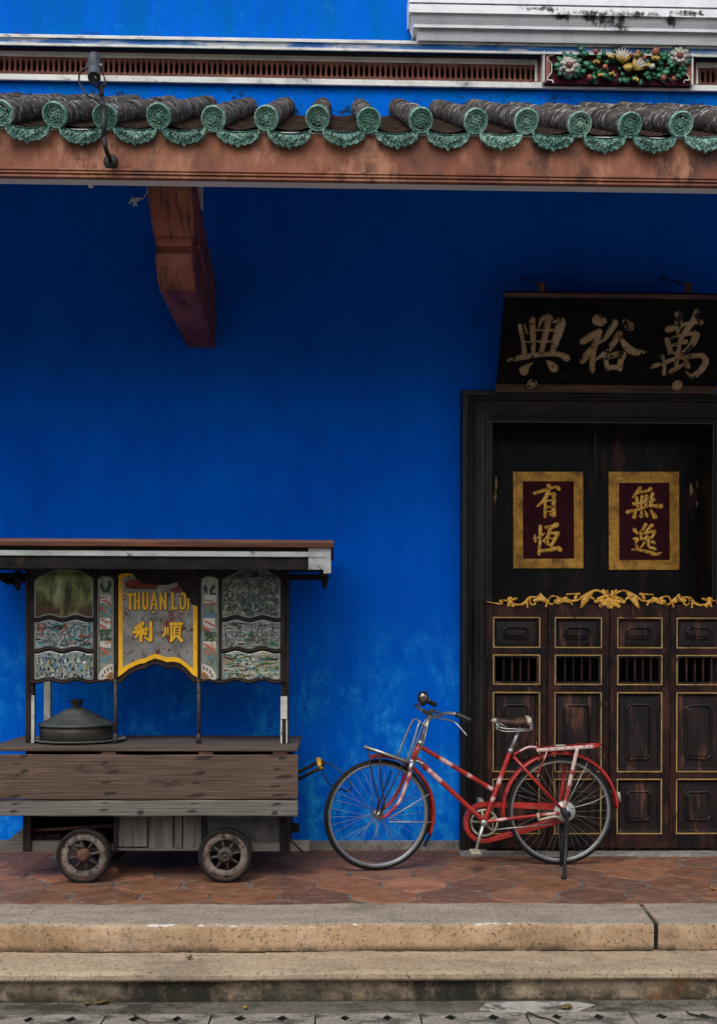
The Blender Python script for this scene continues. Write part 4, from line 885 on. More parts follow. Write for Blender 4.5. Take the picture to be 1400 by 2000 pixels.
yu=conv([[(430,232,210),(490,245,215)],[(160,620,120),(320,530,136),(450,440,110)],[(470,440,100),(380,680,110),(160,960,140)],[(380,680,100),(345,900,104),(330,1140,110)],[(360,740,60),(450,640,60),(540,590,50)],[(740,285,140),(660,430,118),(560,570,70),(470,640,40)],[(930,262,100),(1010,345,180)],[(825,480,124),(700,680,110),(560,830,88),(390,955,40)],[(850,560,64),(960,720,136),(1080,805,136),(1220,820,100),(1335,808,16)],[(560,890,80),(590,1010,92),(612,1110,90)],[(640,900,96),(780,855,106),(890,850,110)],[(905,860,104),(850,980,110),(835,1110,108)],[(600,1095,88),(840,1092,92)]],1120,600,9.333)
wan=conv([[(640,245,165),(640,450,140),(615,600,60)],[(1005,190,130),(900,400,120),(760,590,106),(650,750,60)],[(440,530,140),(620,475,104),(850,395,56),(1060,390,120)],[(420,735,116),(452,870,110),(485,990,110)],[(500,700,44),(700,635,76),(960,600,100)],[(985,640,150),(920,800,130),(820,920,104),(700,980,66)],[(500,845,60),(660,795,66),(770,770,110)],[(460,995,64),(690,1000,64)],[(665,750,76),(640,950,80),(600,1160,84),(600,1270,70)],[(115,1260,76),(300,1200,84),(550,1110,86),(850,1055,100),(1090,1035,104)],[(1100,1040,110),(1175,1150,124),(1070,1330,124),(910,1445,104),(770,1345,24)],[(315,1050,96),(362,1230,70),(352,1390,76)],[(490,1350,96),(600,1290,84),(750,1200,50)],[(770,1120,80),(815,1240,124)]],1260,590,10)
for ch in (xing,yu,wan):
    mb=MB()
    for k,s in enumerate(ch): stroke(mb,s,bto,.011+.0008*(k%4))
    mb.build('gilt_character',M['old_gold'],nb)
for cx,cy in ((1038,749),(1320,751)):
    mb=MB(); c=bto(cx,cy,.012); mb.lathe(c,bn,[(.034,0),(.036,.006),(.030,.012),(.022,.010),(.018,.018),(.006,.022)],10,False)
    e1=bx; e2=bu
    for i in range(9):
        a=2*pi*i/9; mb.ball(c+(e1*cos(a)+e2*sin(a))*.027+bn*.008,.010,(1,.8,1),8)
    mb.build('rosette',M['cream_part'] if False else M['old_gold'],nb)
for cx in (1058,1345):
    mb=MB(); c=bto(cx,563,-.02); mb.box(c.x-.018,c.x+.018,c.y-.01,c.y+.02,c.z-.03,c.z+.03); mb.line(c+Vector((0,0,.02)),Vector((c.x-.03,-.005,c.z+.22)),.005); mb.build('hanger',M['rust'],nb)

# ================================================================ FOOD CART
CY=-.74
cart=tag(empty('food_cart',(-1.1,-.65,0)),'weathered wooden food cart with painted mirror panels and a roof, parked by the blue wall','food cart')
DZ=.79
cxl,cxr=P(48,1432,-.23).x,P(581,1462,-.98).x
mb=MB()
for i,(y0,y1) in enumerate(((-.985,-.80),(-.797,-.60),(-.597,-.42),(-.417,-.23))): mb.box(cxl+R.uniform(-.004,.004),cxr+R.uniform(-.006,.004),y0,y1,DZ-.022+R.uniform(-.002,.002),DZ+R.uniform(-.002,.0015))
mb.build('deck',M['deck_wood'],cart,.003)
mb=MB(); mb.box(cxl-.002,cxr+.001,-.992,-.986,DZ-.021,DZ+.0005); mb.build('deck_edge',M['cart_wood'],cart,.002)
# drop boards with nail stains
def plank(z0,z1,y,mat,seed,nails):
    rr=random.Random(seed); nx,nz=260,max(10,int((z1-z0)/.0075)); x0,x1=P(-34,1500,-1.0).x,P(582,1500,-1.0).x
    vs=[];cs=[];fs=[]
    for j in range(nz+1):
        for i in range(nx+1):
            x=x0+(x1-x0)*i/nx; z=z0+(z1-z0)*j/nz
            ed=.0012*(sin(x*5+seed)+sin(x*13.1))*(1 if j in(0,nz) else 0)
            vs.append((x,y+.004*sin(x*1.9+seed)+.0012*sin(x*23)*sin(z*40),z+ed))
            s=0
            for nx_,nz_,a,b in nails:
                q=((x-nx_)/a)**2+((z-nz_-(x-nx_)*.12)/b)**2; s+=1.5*math.exp(-q*1.1)
            cs.append(min(1,s))
    for j in range(nz):
        for i in range(nx): a=j*(nx+1)+i; fs.append((a,a+1,a+nx+2,a+nx+1))
    mb=MB(); mb.add(vs,fs,True,cs)
    xa,xb=x0,x1; yb=y+.022
    b0=len(mb.v); edge=[i for i in range(nx+1)]+[(j)*(nx+1)+nx for j in range(1,nz+1)]+[nz*(nx+1)+i for i in range(nx-1,-1,-1)]+[j*(nx+1) for j in range(nz-1,0,-1)]
    bv=[Vector((mb.v[e].x,yb,mb.v[e].z)) for e in edge]; n=len(edge)
    mb.v+=bv; mb.c+=[cs[e] for e in edge]
    mb.f+=[(edge[i],edge[(i+1)%n],b0+(i+1)%n,b0+i) for i in range(n)]+[tuple(b0+i for i in range(n))]; mb.sm+=[False]*(n+1)
    return mb.build('drop_board',mat,cart)
z_a,z_b,z_c=P(290,1474.5,-1).z,P(290,1562.5,-1).z,P(290,1594,-1).z
def nl(lst): return [(*(lambda p:(p.x,p.z))(P(a,b,-1)),c,d) for a,b,c,d in lst]
plank(z_b+.003,z_a,-1.004,M['cart_wood'],3,nl([(20,1470,.03,.012),(48,1476,.025,.012),(33,1492,.02,.01),(50,1506,.03,.012),(33,1515,.03,.009),(30,1555,.05,.012),(200,1470,.05,.010),(205,1490,.03,.010),(222,1508,.05,.014),(208,1528,.035,.010),(215,1550,.05,.014),(400,1480,.06,.014),(390,1510,.05,.012),(383,1529,.03,.010),(385,1553,.06,.014),(548,1473,.08,.012),(552,1481,.03,.010),(542,1502,.03,.010),(555,1517,.06,.012),(538,1536,.04,.009),(545,1553,.06,.010)]))
plank(z_c,z_b-.003,-1.001,M['cart_wood_grey'],5,nl([(30,1570,.03,.008),(27,1585,.03,.012),(205,1569,.02,.008),(203,1582,.03,.012),(275,1587,.025,.02),(380,1569,.03,.008),(375,1584,.03,.010),(540,1571,.035,.010),(537,1587,.025,.016)]))
mb=MB()
for px in (210,400,545): c=P(px,1468,-.99); mb.box(c.x-.035,c.x+.045,-.985,-.93,c.z-.022,DZ-.024)
mb.build_each('board_hinge',M['rust'],cart)
# body under the deck
YBd=-.86
def cb_(px0,px1,py0,py1,y0,y1):
    a,b=P(px0,py1,y0),P(px1,py0,y0); return a.x,b.x,y0,y1,a.z,b.z
mb=MB(); a=P(45,1600,YBd).x; b=P(567,1600,YBd).x
mb.box(a,b,-.40,-.37,.20,DZ-.03); mb.box(a,a+.03,-.80,-.40,.20,DZ-.03); mb.box(b-.03,b,-.80,-.40,.20,DZ-.03); mb.box(a+.03,b-.03,-.80,-.40,.20,.215); mb.build('cupboard',M['cart_dark'],cart)
mb=MB()
for x0,x1 in ((45,61),(222,231),(395,404),(546,566)): mb.box(*cb_(x0,x1,1585,1664,YBd,-.80))
mb.build_each('cupboard_post',M['cart_frame'],cart,.003)
for x0,x1,dy in ((232,288,0),(290,338,.012),(340,355.5,.0),(357.5,394,.004)):
    mb=MB(); mb.box(*cb_(x0,x1,1590,1656+R.uniform(-3,2),YBd+.01+dy,YBd+.03+dy)); mb.build('door_plank',M['cart_upright'],cart,.003)
mb=MB(); mb.box(*cb_(404,546,1590,1645,YBd+.015,YBd+.03)); mb.build('steel_panel',M['grey_steel'],cart)
mb=MB()
stroke(mb,[(527,1613,2),(528,1619,3),(526,1624,2)],lambda px,py,h:P(px,py,YBd+.015-h),.003); stroke(mb,[(530,1609,1.5),(531,1628,2)],lambda px,py,h:P(px,py,YBd+.015-h),.003); stroke(mb,[(502,1617,2),(512,1619,2.5)],lambda px,py,h:P(px,py,YBd+.015-h),.002); mb.build_each('paint_scrap',M['rust'],cart)
mb=MB(); mb.box(*cb_(-6,124,1643,1664,-.84,-.79)); mb.box(*cb_(405,604,1643,1663,-.84,-.79)); mb.build_each('chassis_rail',M['cart_wood_grey'],cart,.004)
mb=MB(); mb.box(*cb_(124,405,1656.5,1662,-.845,-.80)); mb.build('bottom_lath',M['cart_wood_grey'],cart,.002)
mb=MB(); mb.line(P(62,1622,-.80),P(232,1612,-.80),.010,8); mb.line(P(64,1634,-.6),P(225,1640,-.6),.018,6); mb.build_each('iron_bar',M['rust'],cart)
mb=MB(); 
for i in range(9): c=P(70+i*16+R.uniform(-5,5),1634+R.uniform(-4,6),-.62+R.uniform(-.08,.08)); mb.box(c.x-R.uniform(.01,.05),c.x+R.uniform(.01,.05),c.y-.03,c.y+.03,c.z-.02,c.z+R.uniform(.01,.04))
mb.build_each('stored_scrap',M['rust'],cart)
mb=MB(); mb.prism([XZ(5,1651,-.83),XZ(44,1618,-.83),XZ(48,1618,-.83),XZ(48,1640,-.83),XZ(30,1651,-.83)],-.83,-.79); mb.build('end_wedge',M['cart_wood_grey'],cart)
mb=MB(); mb.box(*cb_(566,584,1612,1626,-.7,-.62)); mb.line(P(552,1625,-.87),P(591,1664,-.87),.005,6); mb.box(*cb_(548,558,1600,1668,-.885,-.866)); mb.build_each('end_fitting',M['cart_dark'],cart)
# wheels
def cart_wheel(px,py,Y,hubc):
    c=P(px,py,Y); r=c.z+.0 ; c.z=.158; r=.158
    w_=MB(); ax=(0,-1,0)
    w_.lathe(c,ax,[(.132,-.02),(.132,.012),(.128,.018),(.094,.020),(.090,.014),(.090,-.02)],40,closed=True)
    for k in range(8):
        a=2*pi*k/8+.2; d=Vector((cos(a),0,sin(a))); pass
    wo_=w_.build('wheel',M['cart_rim'],cart)
    for k in range(8):
        a=2*pi*k/8+.2; d=Vector((cos(a),0,sin(a))); q=MB(); q.tube([c+d*.03-Vector((0,.004,0)),c+d*.06-Vector((0,.002,0)),c+d*.097+Vector((0,.003,0))],[.012,.008,.012],8); q.build('wheel_spoke',M['hub_iron'],wo_)
    t=MB(); t.lathe(c,ax,[(.136,-.028),(.150,-.028),(.158,-.016),(.158,.016),(.150,.028),(.138,.028),(.136,.02)],44,closed=True); t.build('tyre',M['tyre'],wo_)
    t=MB(); t.lathe(c,ax,[(.1318,-.02),(.1362,-.02),(.1362,.024),(.1335,.026),(.1318,.022)],44,closed=True); t.build('rim_band',M['rust'],wo_)
    h=MB(); h.lathe(c,ax,[(.040,-.02),(.042,.014),(.034,.022),(.032,.028),(.026,.030),(.024,.040),(.016,.044),(.010,.043)] if not hubc else [(.042,-.02),(.046,.016),(.040,.022),(.030,.024),(.030,.034),(.024,.036),(.022,.028),(.012,.028),(.010,.036),(.003,.036)],24); h.build('hub',M['rust'] if not hubc else M['hub_iron'],wo_)
    return wo_
w1=cart_wheel(165,1673,-.93,False); w2=cart_wheel(440.5,1669,-.92,True)
for src,dy in ((w1,.62),(w2,.62)):
    o=src.copy(); COL.objects.link(o); o.parent=cart; o.location=src.location+Vector((0,dy,0))
    for ch in list(src.children):
        k=ch.copy(); COL.objects.link(k); k.parent=o
mb=MB()
for px,py in ((165,1673),(440.5,1669)): c=P(px,py,-.93); mb.line((c.x,-.9,.158),(c.x,-.3,.158),.014,10)
mb.build_each('axle',M['black_iron'],cart)
# posts
def post(px0,px1,py0,py1,Y,mat,t=.045):
    a=P(px0,py1,Y); b=P(px1,py0,Y); mb=MB(); mb.box(a.x,b.x,Y,Y+t,a.z,b.z); return mb
def scallop(mb,px,py0,py1,Y,n):
    for i in range(n): mb.ball(P(px,py0+(py1-py0)*(i+.5)/n,Y),.0085,(1.1,.8,1),8)
pz=P(60,1110,CY).z
m_=post(50,67,1108,1451,CY,0); scallop(m_,58,1128,1350,CY-.001,40); m_.build('post',M['cart_frame'],cart,.003)
m_=post(548.5,565,1108,1452,CY,0); scallop(m_,557,1128,1355,CY-.001,40); m_.build('post',M['cart_frame'],cart,.003)
m_=post(86,100,1108,1425,-.36,0); m_.build('post',M['white_worn'],cart,.003)
m_=post(551,564,1108,1425,-.36,0); m_.build('post',M['white_worn'],cart,.003)
mb=MB(); a=P(548,1404,CY); b=P(561,1360,CY); mb.box(a.x,b.x,CY-.004,CY-.0005,a.z,b.z)
a=P(548,1452,CY); mb.box(a.x-.001,a.x+.010,CY-.004,CY-.0005,DZ+.001,b.z-.14); mb.box(b.x-.006,b.x+.002,CY-.004,CY-.0005,DZ+.001,b.z-.14)
a=P(62,1452,CY); mb.box(a.x,a.x+.018,CY-.004,CY-.0005,DZ+.001,P(60,1358,CY).z); mb.build_each('white_stripe',M['white_worn'],cart)
for px in (226.5,388.5):
    mb=MB(); c=P(px,1445,CY); t_=P(px,1320,CY); mb.tube([(c.x,CY-.01,DZ),(c.x+.002,CY-.01,(DZ+t_.z)/2),(t_.x,CY-.01,t_.z)],.0115,10); mb.lathe((c.x,CY-.01,P(px,1351,CY).z),(0,0,1),[(.013,-.004),(.013,.004)],10); mb.lathe((c.x,CY-.01,DZ),(0,0,1),[(.016,0),(.014,.03),(.012,.06)],10); mb.build('support_rod',M['old_iron'],cart)
# panel screen
YP=CY-.01
def wav(x,y,amp=2.6,per=52,ph=0): return y+amp*sin(2*pi*(x-68)/per+ph)
def wl_(x0,x1,y,n=24,amp=2.8,per=52,ph=1.2): return [(x0+(x1-x0)*i/n, wav(x0+(x1-x0)*i/n,y,amp,per,ph)) for i in range(n+1)]
arch=[(231,1333),(236,1330),(250,1317),(262,1310),(272,1306),(282,1305),(290,1300),(304,1295),(318,1299),(328,1304),(340,1302),(354,1306),(366,1316),(378,1330),(388,1333)]
bot=wl_(60,190,1330)+[(200,1330),(210,1327),(222,1331)]+arch+[(398,1330),(408,1327),(420,1331)]+wl_(430,556,1330)
back=[(60,1108)]+[(556,1108)]+list(reversed(bot))
mb=MB(); mb.prism([XZ(x,y,YP) for x,y in back],YP,YP+.014); mb.build('screen_board',M['cart_frame'],cart)
mb=MB(); mb.tube([P(x,y,YP-.002) for x,y in bot],.0095,8); mb.build('lower_moulding',M['cart_frame'],cart)
mb=MB()
for x in (187,227.5,389.5,430.5):
    a=P(x,1326,YP); b=P(x,1112,YP); mb.box(a.x-.0085,a.x+.0085,YP-.012,YP-.0005,a.z,b.z)
mb.build_each('mullion',M['cart_frame'],cart,.002)
def panel(name,poly,mat,edge=True,y=YP):
    pts=[XZ(x,yy,y) for x,yy in poly]; cx=sum(p[0] for p in pts)/len(pts); cz=sum(p[1] for p in pts)/len(pts)
    def ins(d):
        out=[]
        n=len(pts)
        for i in range(n):
            a=Vector(pts[i-1]); b=Vector(pts[i]); c=Vector(pts[(i+1)%n]); e1=(b-a); e2=(c-b)
            if e1.length<1e-6 or e2.length<1e-6: out.append(b); continue
            n1=Vector((-e1.y,e1.x)).normalized(); n2=Vector((-e2.y,e2.x)).normalized(); nn=n1+n2
            nn=nn/max(nn.length_squared,.4)*2*.5*2 if False else nn.normalized()
            v=b+nn*d*SG; out.append(v)
        return out
    area=sum(pts[i-1][0]*pts[i][1]-pts[i][0]*pts[i-1][1] for i in range(len(pts))); SG=1 if area>0 else -1
    r=lambda q,yy:[Vector((p[0],yy,p[1])) for p in q]
    mb=MB(); mb.prism([(p[0],p[1]) for p in ins(.004)],y-.006,y-.0005); o=mb.build(name,mat,cart)
    if edge:
        e=MB(); e.loft([r(pts,y-.0008),r(pts,y-.0045),r(ins(.0075),y-.0085),r(ins(.0085),y-.0062)],True,(False,False)); e.build('bevel_edge',M['bevel_glass'],o)
    return o
def rowpoly(x0,x1,yt,yb,arch_top=False):
    bt=list(reversed(wl_(x0,x1,yb)))
    if arch_top: tp=[(x0,yt+22),(x0+8,yt+14),(x0+22,yt+9),(x0+34,yt+2),(x0+50,yt),(x0+70,yt),(x0+90,yt+3),(x0+102,yt+10),(x1-5,yt+13),(x1,yt+20)]
    else: tp=wl_(x0,x1,yt)
    return tp+bt
mp1=panel('mirror_panel',rowpoly(68.5,183.5,1112,1204,True),M['mirror_green']); mp2=panel('mirror_panel',rowpoly(68.5,183.5,1213,1265),M['mural_a']); mp3=panel('mirror_panel',rowpoly(68.5,183.5,1274,1325),M['mural_b'])
mp4=panel('mirror_panel',rowpoly(433.5,547.5,1112,1204,True),M['mural_c']); mp5=panel('mirror_panel',rowpoly(433.5,547.5,1213,1265),M['mural_d']); mp6=panel('mirror_panel',rowpoly(433.5,547.5,1274,1325),M['mural_e'])
def ribbon(yy,a=YP):
    mb=MB()
    for x0,x1 in ((67,185),(432,549)): mb.loft([[P(x,y-3.6,YP)+Vector((0,-.001,0)),P(x,y-1.8,YP)+Vector((0,-.013,0)),P(x,y+1.8,YP)+Vector((0,-.013,0)),P(x,y+3.6,YP)+Vector((0,-.001,0))] for x,y in wl_(x0,x1,yy,36)],False,(True,True),True)
    mb.build_each('wavy_rail',M['cart_frame'],cart)
ribbon(1208.7); ribbon(1269.5)
pto=lambda px,py,h: P(px,py,YP-.0062-h)
def decal(o,mat,name,strokes,h=.0008,base=0):
    mb=MB()
    for i,s in enumerate(strokes): stroke(mb,s,pto,h,flat=True,base=base+.0003*(i%4))
    return mb.build_each(name,mat,o) if name=='painted_character' else mb.build(name,mat,o)
def blob(o,mat,name,polys,base=.0005):
    mb=MB()
    for k,q in enumerate(polys):
        pts=[pto(x,y,base+.0002*k) for x,y in q]; bk=[pto(x,y,-.0003) for x,y in q]; n=len(q)
        mb.add(pts+bk,[tuple(range(n)),tuple(reversed(range(n,2*n)))]+[(i,(i+1)%n,(i+1)%n+n,i+n) for i in range(n)])
    return mb.build(name,mat,o)
def circ(cx,cy,r,n=20): return [(cx+cos(2*pi*i/n)*r,cy+sin(2*pi*i/n)*r) for i in range(n)]
M['scene_paint']=None
def scene_mat():
    n=NB('painted scene'); c=n.mix(1,n.acol('tint'),n.ramp(n.noise(60,4),[(.3,(.6,.6,.6)),(.7,(1.15,1.15,1.15))]),'MULTIPLY'); return n.done(c,.3,0,None,.45,.2)
M['scene_paint']=scene_mat()
def scene(o,x0,x1,y0,y1,seed,n,pal,kinds):
    """brushed picture on a mirror: many small strokes, each with its own paint colour"""
    rr=random.Random(seed); mb=MB(); tints=[]
    for k in range(n):
        kind=rr.choice(kinds); x=rr.uniform(x0+4,x1-4); y=rr.uniform(y0+5,y1-5); c=rr.choice(pal); j=rr.uniform(.65,1.2)
        if kind=='leaf': a=rr.choice((.6,-.7,.9,-1.1))+rr.uniform(-.3,.3); l=rr.uniform(5,12); w_=rr.uniform(1.3,2.6)
        elif kind=='trunk': a=1.57+rr.uniform(-.2,.2); l=rr.uniform(8,20); w_=rr.uniform(1.1,2.6)
        elif kind=='water': a=rr.uniform(-.1,.1); l=rr.uniform(12,36); w_=rr.uniform(1,2.6)
        elif kind=='figure': a=1.57+rr.uniform(-.35,.35); l=rr.uniform(5,9); w_=rr.uniform(2.2,4)
        else: a=rr.uniform(0,3.14); l=rr.uniform(3,6); w_=rr.uniform(2,4.5)
        dx,dy=cos(a)*l/2,sin(a)*l/2; bend=rr.uniform(-.25,.25)*l
        q=[(x-dx,y-dy,w_*.5),(x-sin(a)*bend,y+cos(a)*bend,w_),(x+dx,y+dy,w_*.35)]
        q=[(min(max(u,x0+3),x1-3),min(max(v,y0+6),y1-6),g) for u,v,g in q]
        if abs(q[0][0]-q[2][0])+abs(q[0][1]-q[2][1])<2: continue
        b0=len(mb.v); stroke(mb,q,pto,.0006,sub=3,flat=True,base=.0003+.000015*k)
        tints+=[(c[0]*j,c[1]*j,c[2]*j,1)]*(len(mb.v)-b0)
    ob=mb.build('painted_scene',M['scene_paint'],o)
    at=ob.data.color_attributes.new('tint','FLOAT_COLOR','POINT'); at.data.foreach_set('color',[v for t in tints for v in t])
WH,GY,DK,NV,TL,GN,OC,RD,BR=(.46,.47,.42),(.24,.26,.25),(.008,.011,.012),(.015,.03,.085),(.04,.25,.34),(.03,.14,.045),(.42,.30,.09),(.34,.07,.055),(.12,.06,.04)
scene(mp2,68.5,183.5,1211,1268,1,210,[WH,GY,GY,TL,DK,RD,GN,BR,DK,(.14,.16,.16)],['leaf','dab','water','trunk'])
scene(mp3,68.5,183.5,1272,1329,2,250,[(.14,.17,.19),GY,WH,GY,NV,NV,DK,GN,OC,WH,TL],['figure','leaf','dab','trunk'])
scene(mp4,68.5+365,547.5,1118,1207,3,330,[DK,DK,DK,(.02,.045,.05),GN,(.03,.06,.06),(.04,.09,.05),WH,GY,(.30,.27,.17),(.10,.15,.16)],['leaf','leaf','leaf','trunk'])
scene(mp5,433.5,547.5,1211,1268,4,250,[WH,GY,GY,DK,DK,(.15,.14,.13),BR,GN,(.08,.12,.14)],['trunk','dab','water','leaf'])
scene(mp6,433.5,547.5,1272,1329,5,220,[WH,WH,(.40,.38,.31),GY,GN,TL,GN,OC,DK,BR],['water','leaf','dab'])
# painted motifs on the mirrors
blob(mp2,M['paint_brown'],'painted_roundel',[circ(81,1225,9)]); blob(mp2,M['paint_teal'],'painted_boat',[[(87,1241),(97,1228),(112,1217),(128,1214),(118,1223),(104,1235)]]); blob(mp2,M['paint_black'],'painted_hull',[[(108,1233),(126,1217),(132,1219),(118,1231)]])
blob(mp2,M['paint_teal'],'painted_strip',[[(172,1216),(178,1216),(176,1248),(172,1240)]])
blob(mp5,M['paint_green'],'painted_roundel',[circ(447,1227,9)]); blob(mp6,M['paint_brown'],'painted_roundel',[circ(446,1287,9.5)]); decal(mp6,M['paint_blue'],'painted_shore',[[(457,1291,3),(500,1290,4),(538,1287,2)]])
# lettered strips
for sx,sgn in ((0,1),(202.5,-1)):
    x0=190.5 if sx==0 else 392; x1=223.5 if sx==0 else 428
    poly=[(x0+.5,1130),(x0+7,1126),(x0+16,1123.5),(x0+26,1126),(x1-.5,1130)]+[(x1-.5,1326),(x1-7,1325),((x0+x1)/2,1323),(x0+7,1325),(x0+.5,1327)]
    st=panel('lettered_strip',poly,M['strip_glass'])
    q=lambda x,y:(x0+5+x*(x1-x0-10)/22,y)
    W_=lambda L:[[(*q(a,b),c) for a,b,c in s] for s in L]
    blob(st,M['paint_white'],'letter_ground',[[q(1,1162),q(21,1162),q(21,1176),q(1,1178)],[q(0,1207),q(20,1207),q(20,1227),q(0,1227)],[q(0,1253),q(21,1253),q(21,1266),q(0,1264)]])
    decal(st,M['paint_black'],'painted_character',W_([[(3,1140,4),(5,1150,5),(9,1156,4)],[(18,1137,6),(18,1146,6),(11,1154,4)],[(6,1155,3),(16,1155,4)],[(1,1233,2.4),(20,1231,2.4)],[(1,1238,2.2),(19,1237,2)],[(5,1240,3),(3,1249,2.6)],[(14,1234,2.4),(13,1245,2.6),(20,1247,2.6)],[(8,1248,2.2),(20,1249,2.4)]] if sgn>0 else [[(3,1146,6),(5,1156,5)],[(17,1146,7),(12,1158,4),(20,1160,4)],[(4,1237,2.4),(20,1236,2.4)],[(4,1241,2.2),(20,1241,2.2)],[(12,1235,3),(12,1243,3)],[(5,1251,2.6),(10,1245,2.6),(16,1246,2.6),(15,1252,2.6),(12,1251,2.4)]]),base=.0012)
    decal(st,M['paint_red'],'painted_character',W_([[(1,1167,3),(12,1166,3)],[(5,1173,3),(14,1174,3.5)],[(16,1176,3),(20,1184,3)],[(2,1187,3),(9,1194,4)],[(3,1209,3),(12,1216,4)],[(1,1221,5),(10,1226,5)],[(13,1214,3),(19,1216,3)],[(2,1264,4),(10,1272,6),(14,1278,5)]] if sgn>0 else [[(1,1172,2.5),(16,1174,2.5)],[(2,1180,2.5),(18,1181,2.5)],[(3,1213,3),(18,1222,4)],[(1,1224,5),(9,1230,5)],[(2,1258,4),(12,1266,6),(16,1274,5)],[(3,1274,4),(9,1277,3)]]),base=.0012)
    decal(st,M['paint_blue'],'painted_character',W_([[(2,1198,3),(16,1203,4)],[(12,1187,5),(20,1196,3)],[(3,1288,5),(12,1292,6)],[(13,1282,6),(19,1286,5)]] if sgn>0 else [[(2,1196,4),(12,1199,4),(20,1204,4)],[(3,1204,5),(16,1205,3)],[(5,1282,3),(18,1288,4)]]),base=.0016)
    decal(st,M['paint_orange'],'painted_character',W_([[(10,1256,3),(20,1254,3)]] if sgn>0 else [[(14,1258,4),(18,1268,3)]]),base=.0018)
    cx,cy=((x1-1,1327) if sgn>0 else (x0+1,1327))
    n=14; a0,a1=(pi,1.5*pi) if sgn>0 else (1.5*pi,2*pi)
    arc=[(cx+cos(a0+(a1-a0)*i/n)*30,cy+sin(a0+(a1-a0)*i/n)*30) for i in range(n+1)]; arc2=[(cx+cos(a0+(a1-a0)*i/n)*16,cy+sin(a0+(a1-a0)*i/n)*16) for i in range(n+1)]
    blob(st,M['paint_white'],'fan_border',[[p for p in arc if True]+list(reversed(arc2))])
    blob(st,M['paint_orange'],'fan_centre',[arc2+[(cx,cy-1)]])
    ck=[]
    for i in range(5):
        for j in range(5):
            if (i+j)%2==0:
                a,b=cx-sgn*(2+i*3),cy-3-j*3
                if (a-cx)**2+(b-cy)**2<190: ck.append([(a-1.4,b-1.4),(a+1.4,b-1.4),(a+1.4,b+1.4),(a-1.4,b+1.4)])
    blob(st,M['paint_black'],'fan_check',ck,.0012)
    decal(st,M['paint_brown'],'fan_lettering',[[(cx-sgn*(23*cos(t)),cy-23*sin(t)-2,3),(cx-sgn*(23*cos(t)),cy-23*sin(t)+2,3.4)] for t in (.35,.7,1.05,1.35)],base=.001)
# centre sign, its upper corner broken away
SA=[(231,1322),(240,1316),(252,1306),(264,1300),(274,1296),(283,1295),(292,1290),(303,1286),(315,1289),(325,1293),(340,1292),(352,1295),(364,1304),(376,1317),(386,1324)]
face=[(231.5,1124),(238,1120),(256,1119),(263,1122),(268,1131),(280,1138),(296,1140),(311,1142),(330,1141),(346,1136),(354,1146),(359,1158),(368,1168),(374,1177),(377,1181),(386,1185)]+list(reversed(SA))
sg=panel('sign_panel',face,M['sign_grey'],edge=False)
blob(sg,M['sign_rust'],'rust_scale',[[(244,1137),(262,1131),(280,1139),(296,1141),(310,1144),(306,1152),(290,1150),(270,1152),(246,1148)],[(328,1151),(342,1146),(350,1140),(356,1152),(352,1158),(336,1157)]])
mb=MB()
def strip_(pl,ph,h=.0012):
    n=len(pl); vs=[pto(x,y,h) for x,y in pl]+[pto(x,y,h) for x,y in ph]+[pto(x,y,-.0003) for x,y in pl]+[pto(x,y,-.0003) for x,y in ph]
    fs=[(i,i+1,n+i+1,n+i) for i in range(n-1)]+[(i,i+2*n,i+1+2*n,i+1) for i in range(n-1)]+[(n+i,n+i+1,3*n+i+1,3*n+i) for i in range(n-1)]
    mb.add(vs,fs)
strip_([(231.8,1124),(231.8,1200),(231.8,1321)],[(240,1130),(240,1200),(240,1306)]); strip_([(231.8,1124),(238,1120.5),(250,1119.5),(262,1121.5)],[(240,1132),(243,1129),(252,1124),(262,1122)],.0016)
strip_([(385.8,1185),(385.8,1250),(385.8,1323)],[(377.5,1181.5),(377.5,1250),(377.5,1309)])
strip_(SA,[(x,y-9 if 245<x<372 else y-12) for x,y in SA],.0018)
mb.build('yellow_border',M['sign_yellow'],sg)
LT=[[(195,420,40),(290,420,40)],[(242,420,40),(242,655,40)],[(325,400,36),(325,655,36)],[(385,400,36),(385,655,36)],[(325,525,30),(385,525,30)],[(458,400,36),(458,600,36),(490,650,34),(520,600,36),(520,400,36)],[(622,400,30),(578,655,34)],[(632,400,30),(672,655,34)],[(592,580,26),(658,580,26)],[(733,400,34),(733,655,34)],[(812,400,34),(812,655,34)],[(733,405,30),(812,650,30)],[(925,400,38),(925,655,38)],[(925,640,38),(990,640,38)],[(1053,440,36),(1053,610,36),(1088,648,34),(1122,610,36),(1122,440,36),(1088,405,34),(1053,440,36)],[(1178,500,34),(1178,655,36)]]
LT=conv(LT,225,1110,8.235)
dots=conv([[(612,704,30),(618,706,30)],[(1078,698,26),(1084,700,26)],[(632,362,16),(624,376,16)]],225,1110,8.235)
li=conv([[(340,960,60),(445,885,62)],[(300,1030,50),(520,975,52)],[(425,910,50),(420,1040,52),(415,1170,46)],[(410,1000,46),(335,1110,36)],[(430,1020,44),(490,1060,44)],[(512,950,40),(500,1045,26)],[(572,870,52),(578,1000,52),(575,1145,52)],[(480,1110,30),(570,1165,42)]],225,1110,8.235)
shun=conv([[(808,955,34),(806,1040,34),(765,1100,28)],[(852,950,24),(850,1060,22)],[(905,880,42),(905,1000,38),(905,1130,36)],[(890,895,44),(1075,890,48)],[(985,895,34),(975,950,26)],[(955,945,34),(950,1085,36)],[(1045,920,34),(1040,1085,36)],[(960,948,24),(1040,945,24)],[(960,998,20),(1030,990,20)],[(960,1044,20),(1030,1036,20)],[(945,1090,28),(1050,1082,28)],[(960,1100,40),(905,1165,44)],[(1010,1095,40),(1070,1162,50)]],225,1110,8.235)
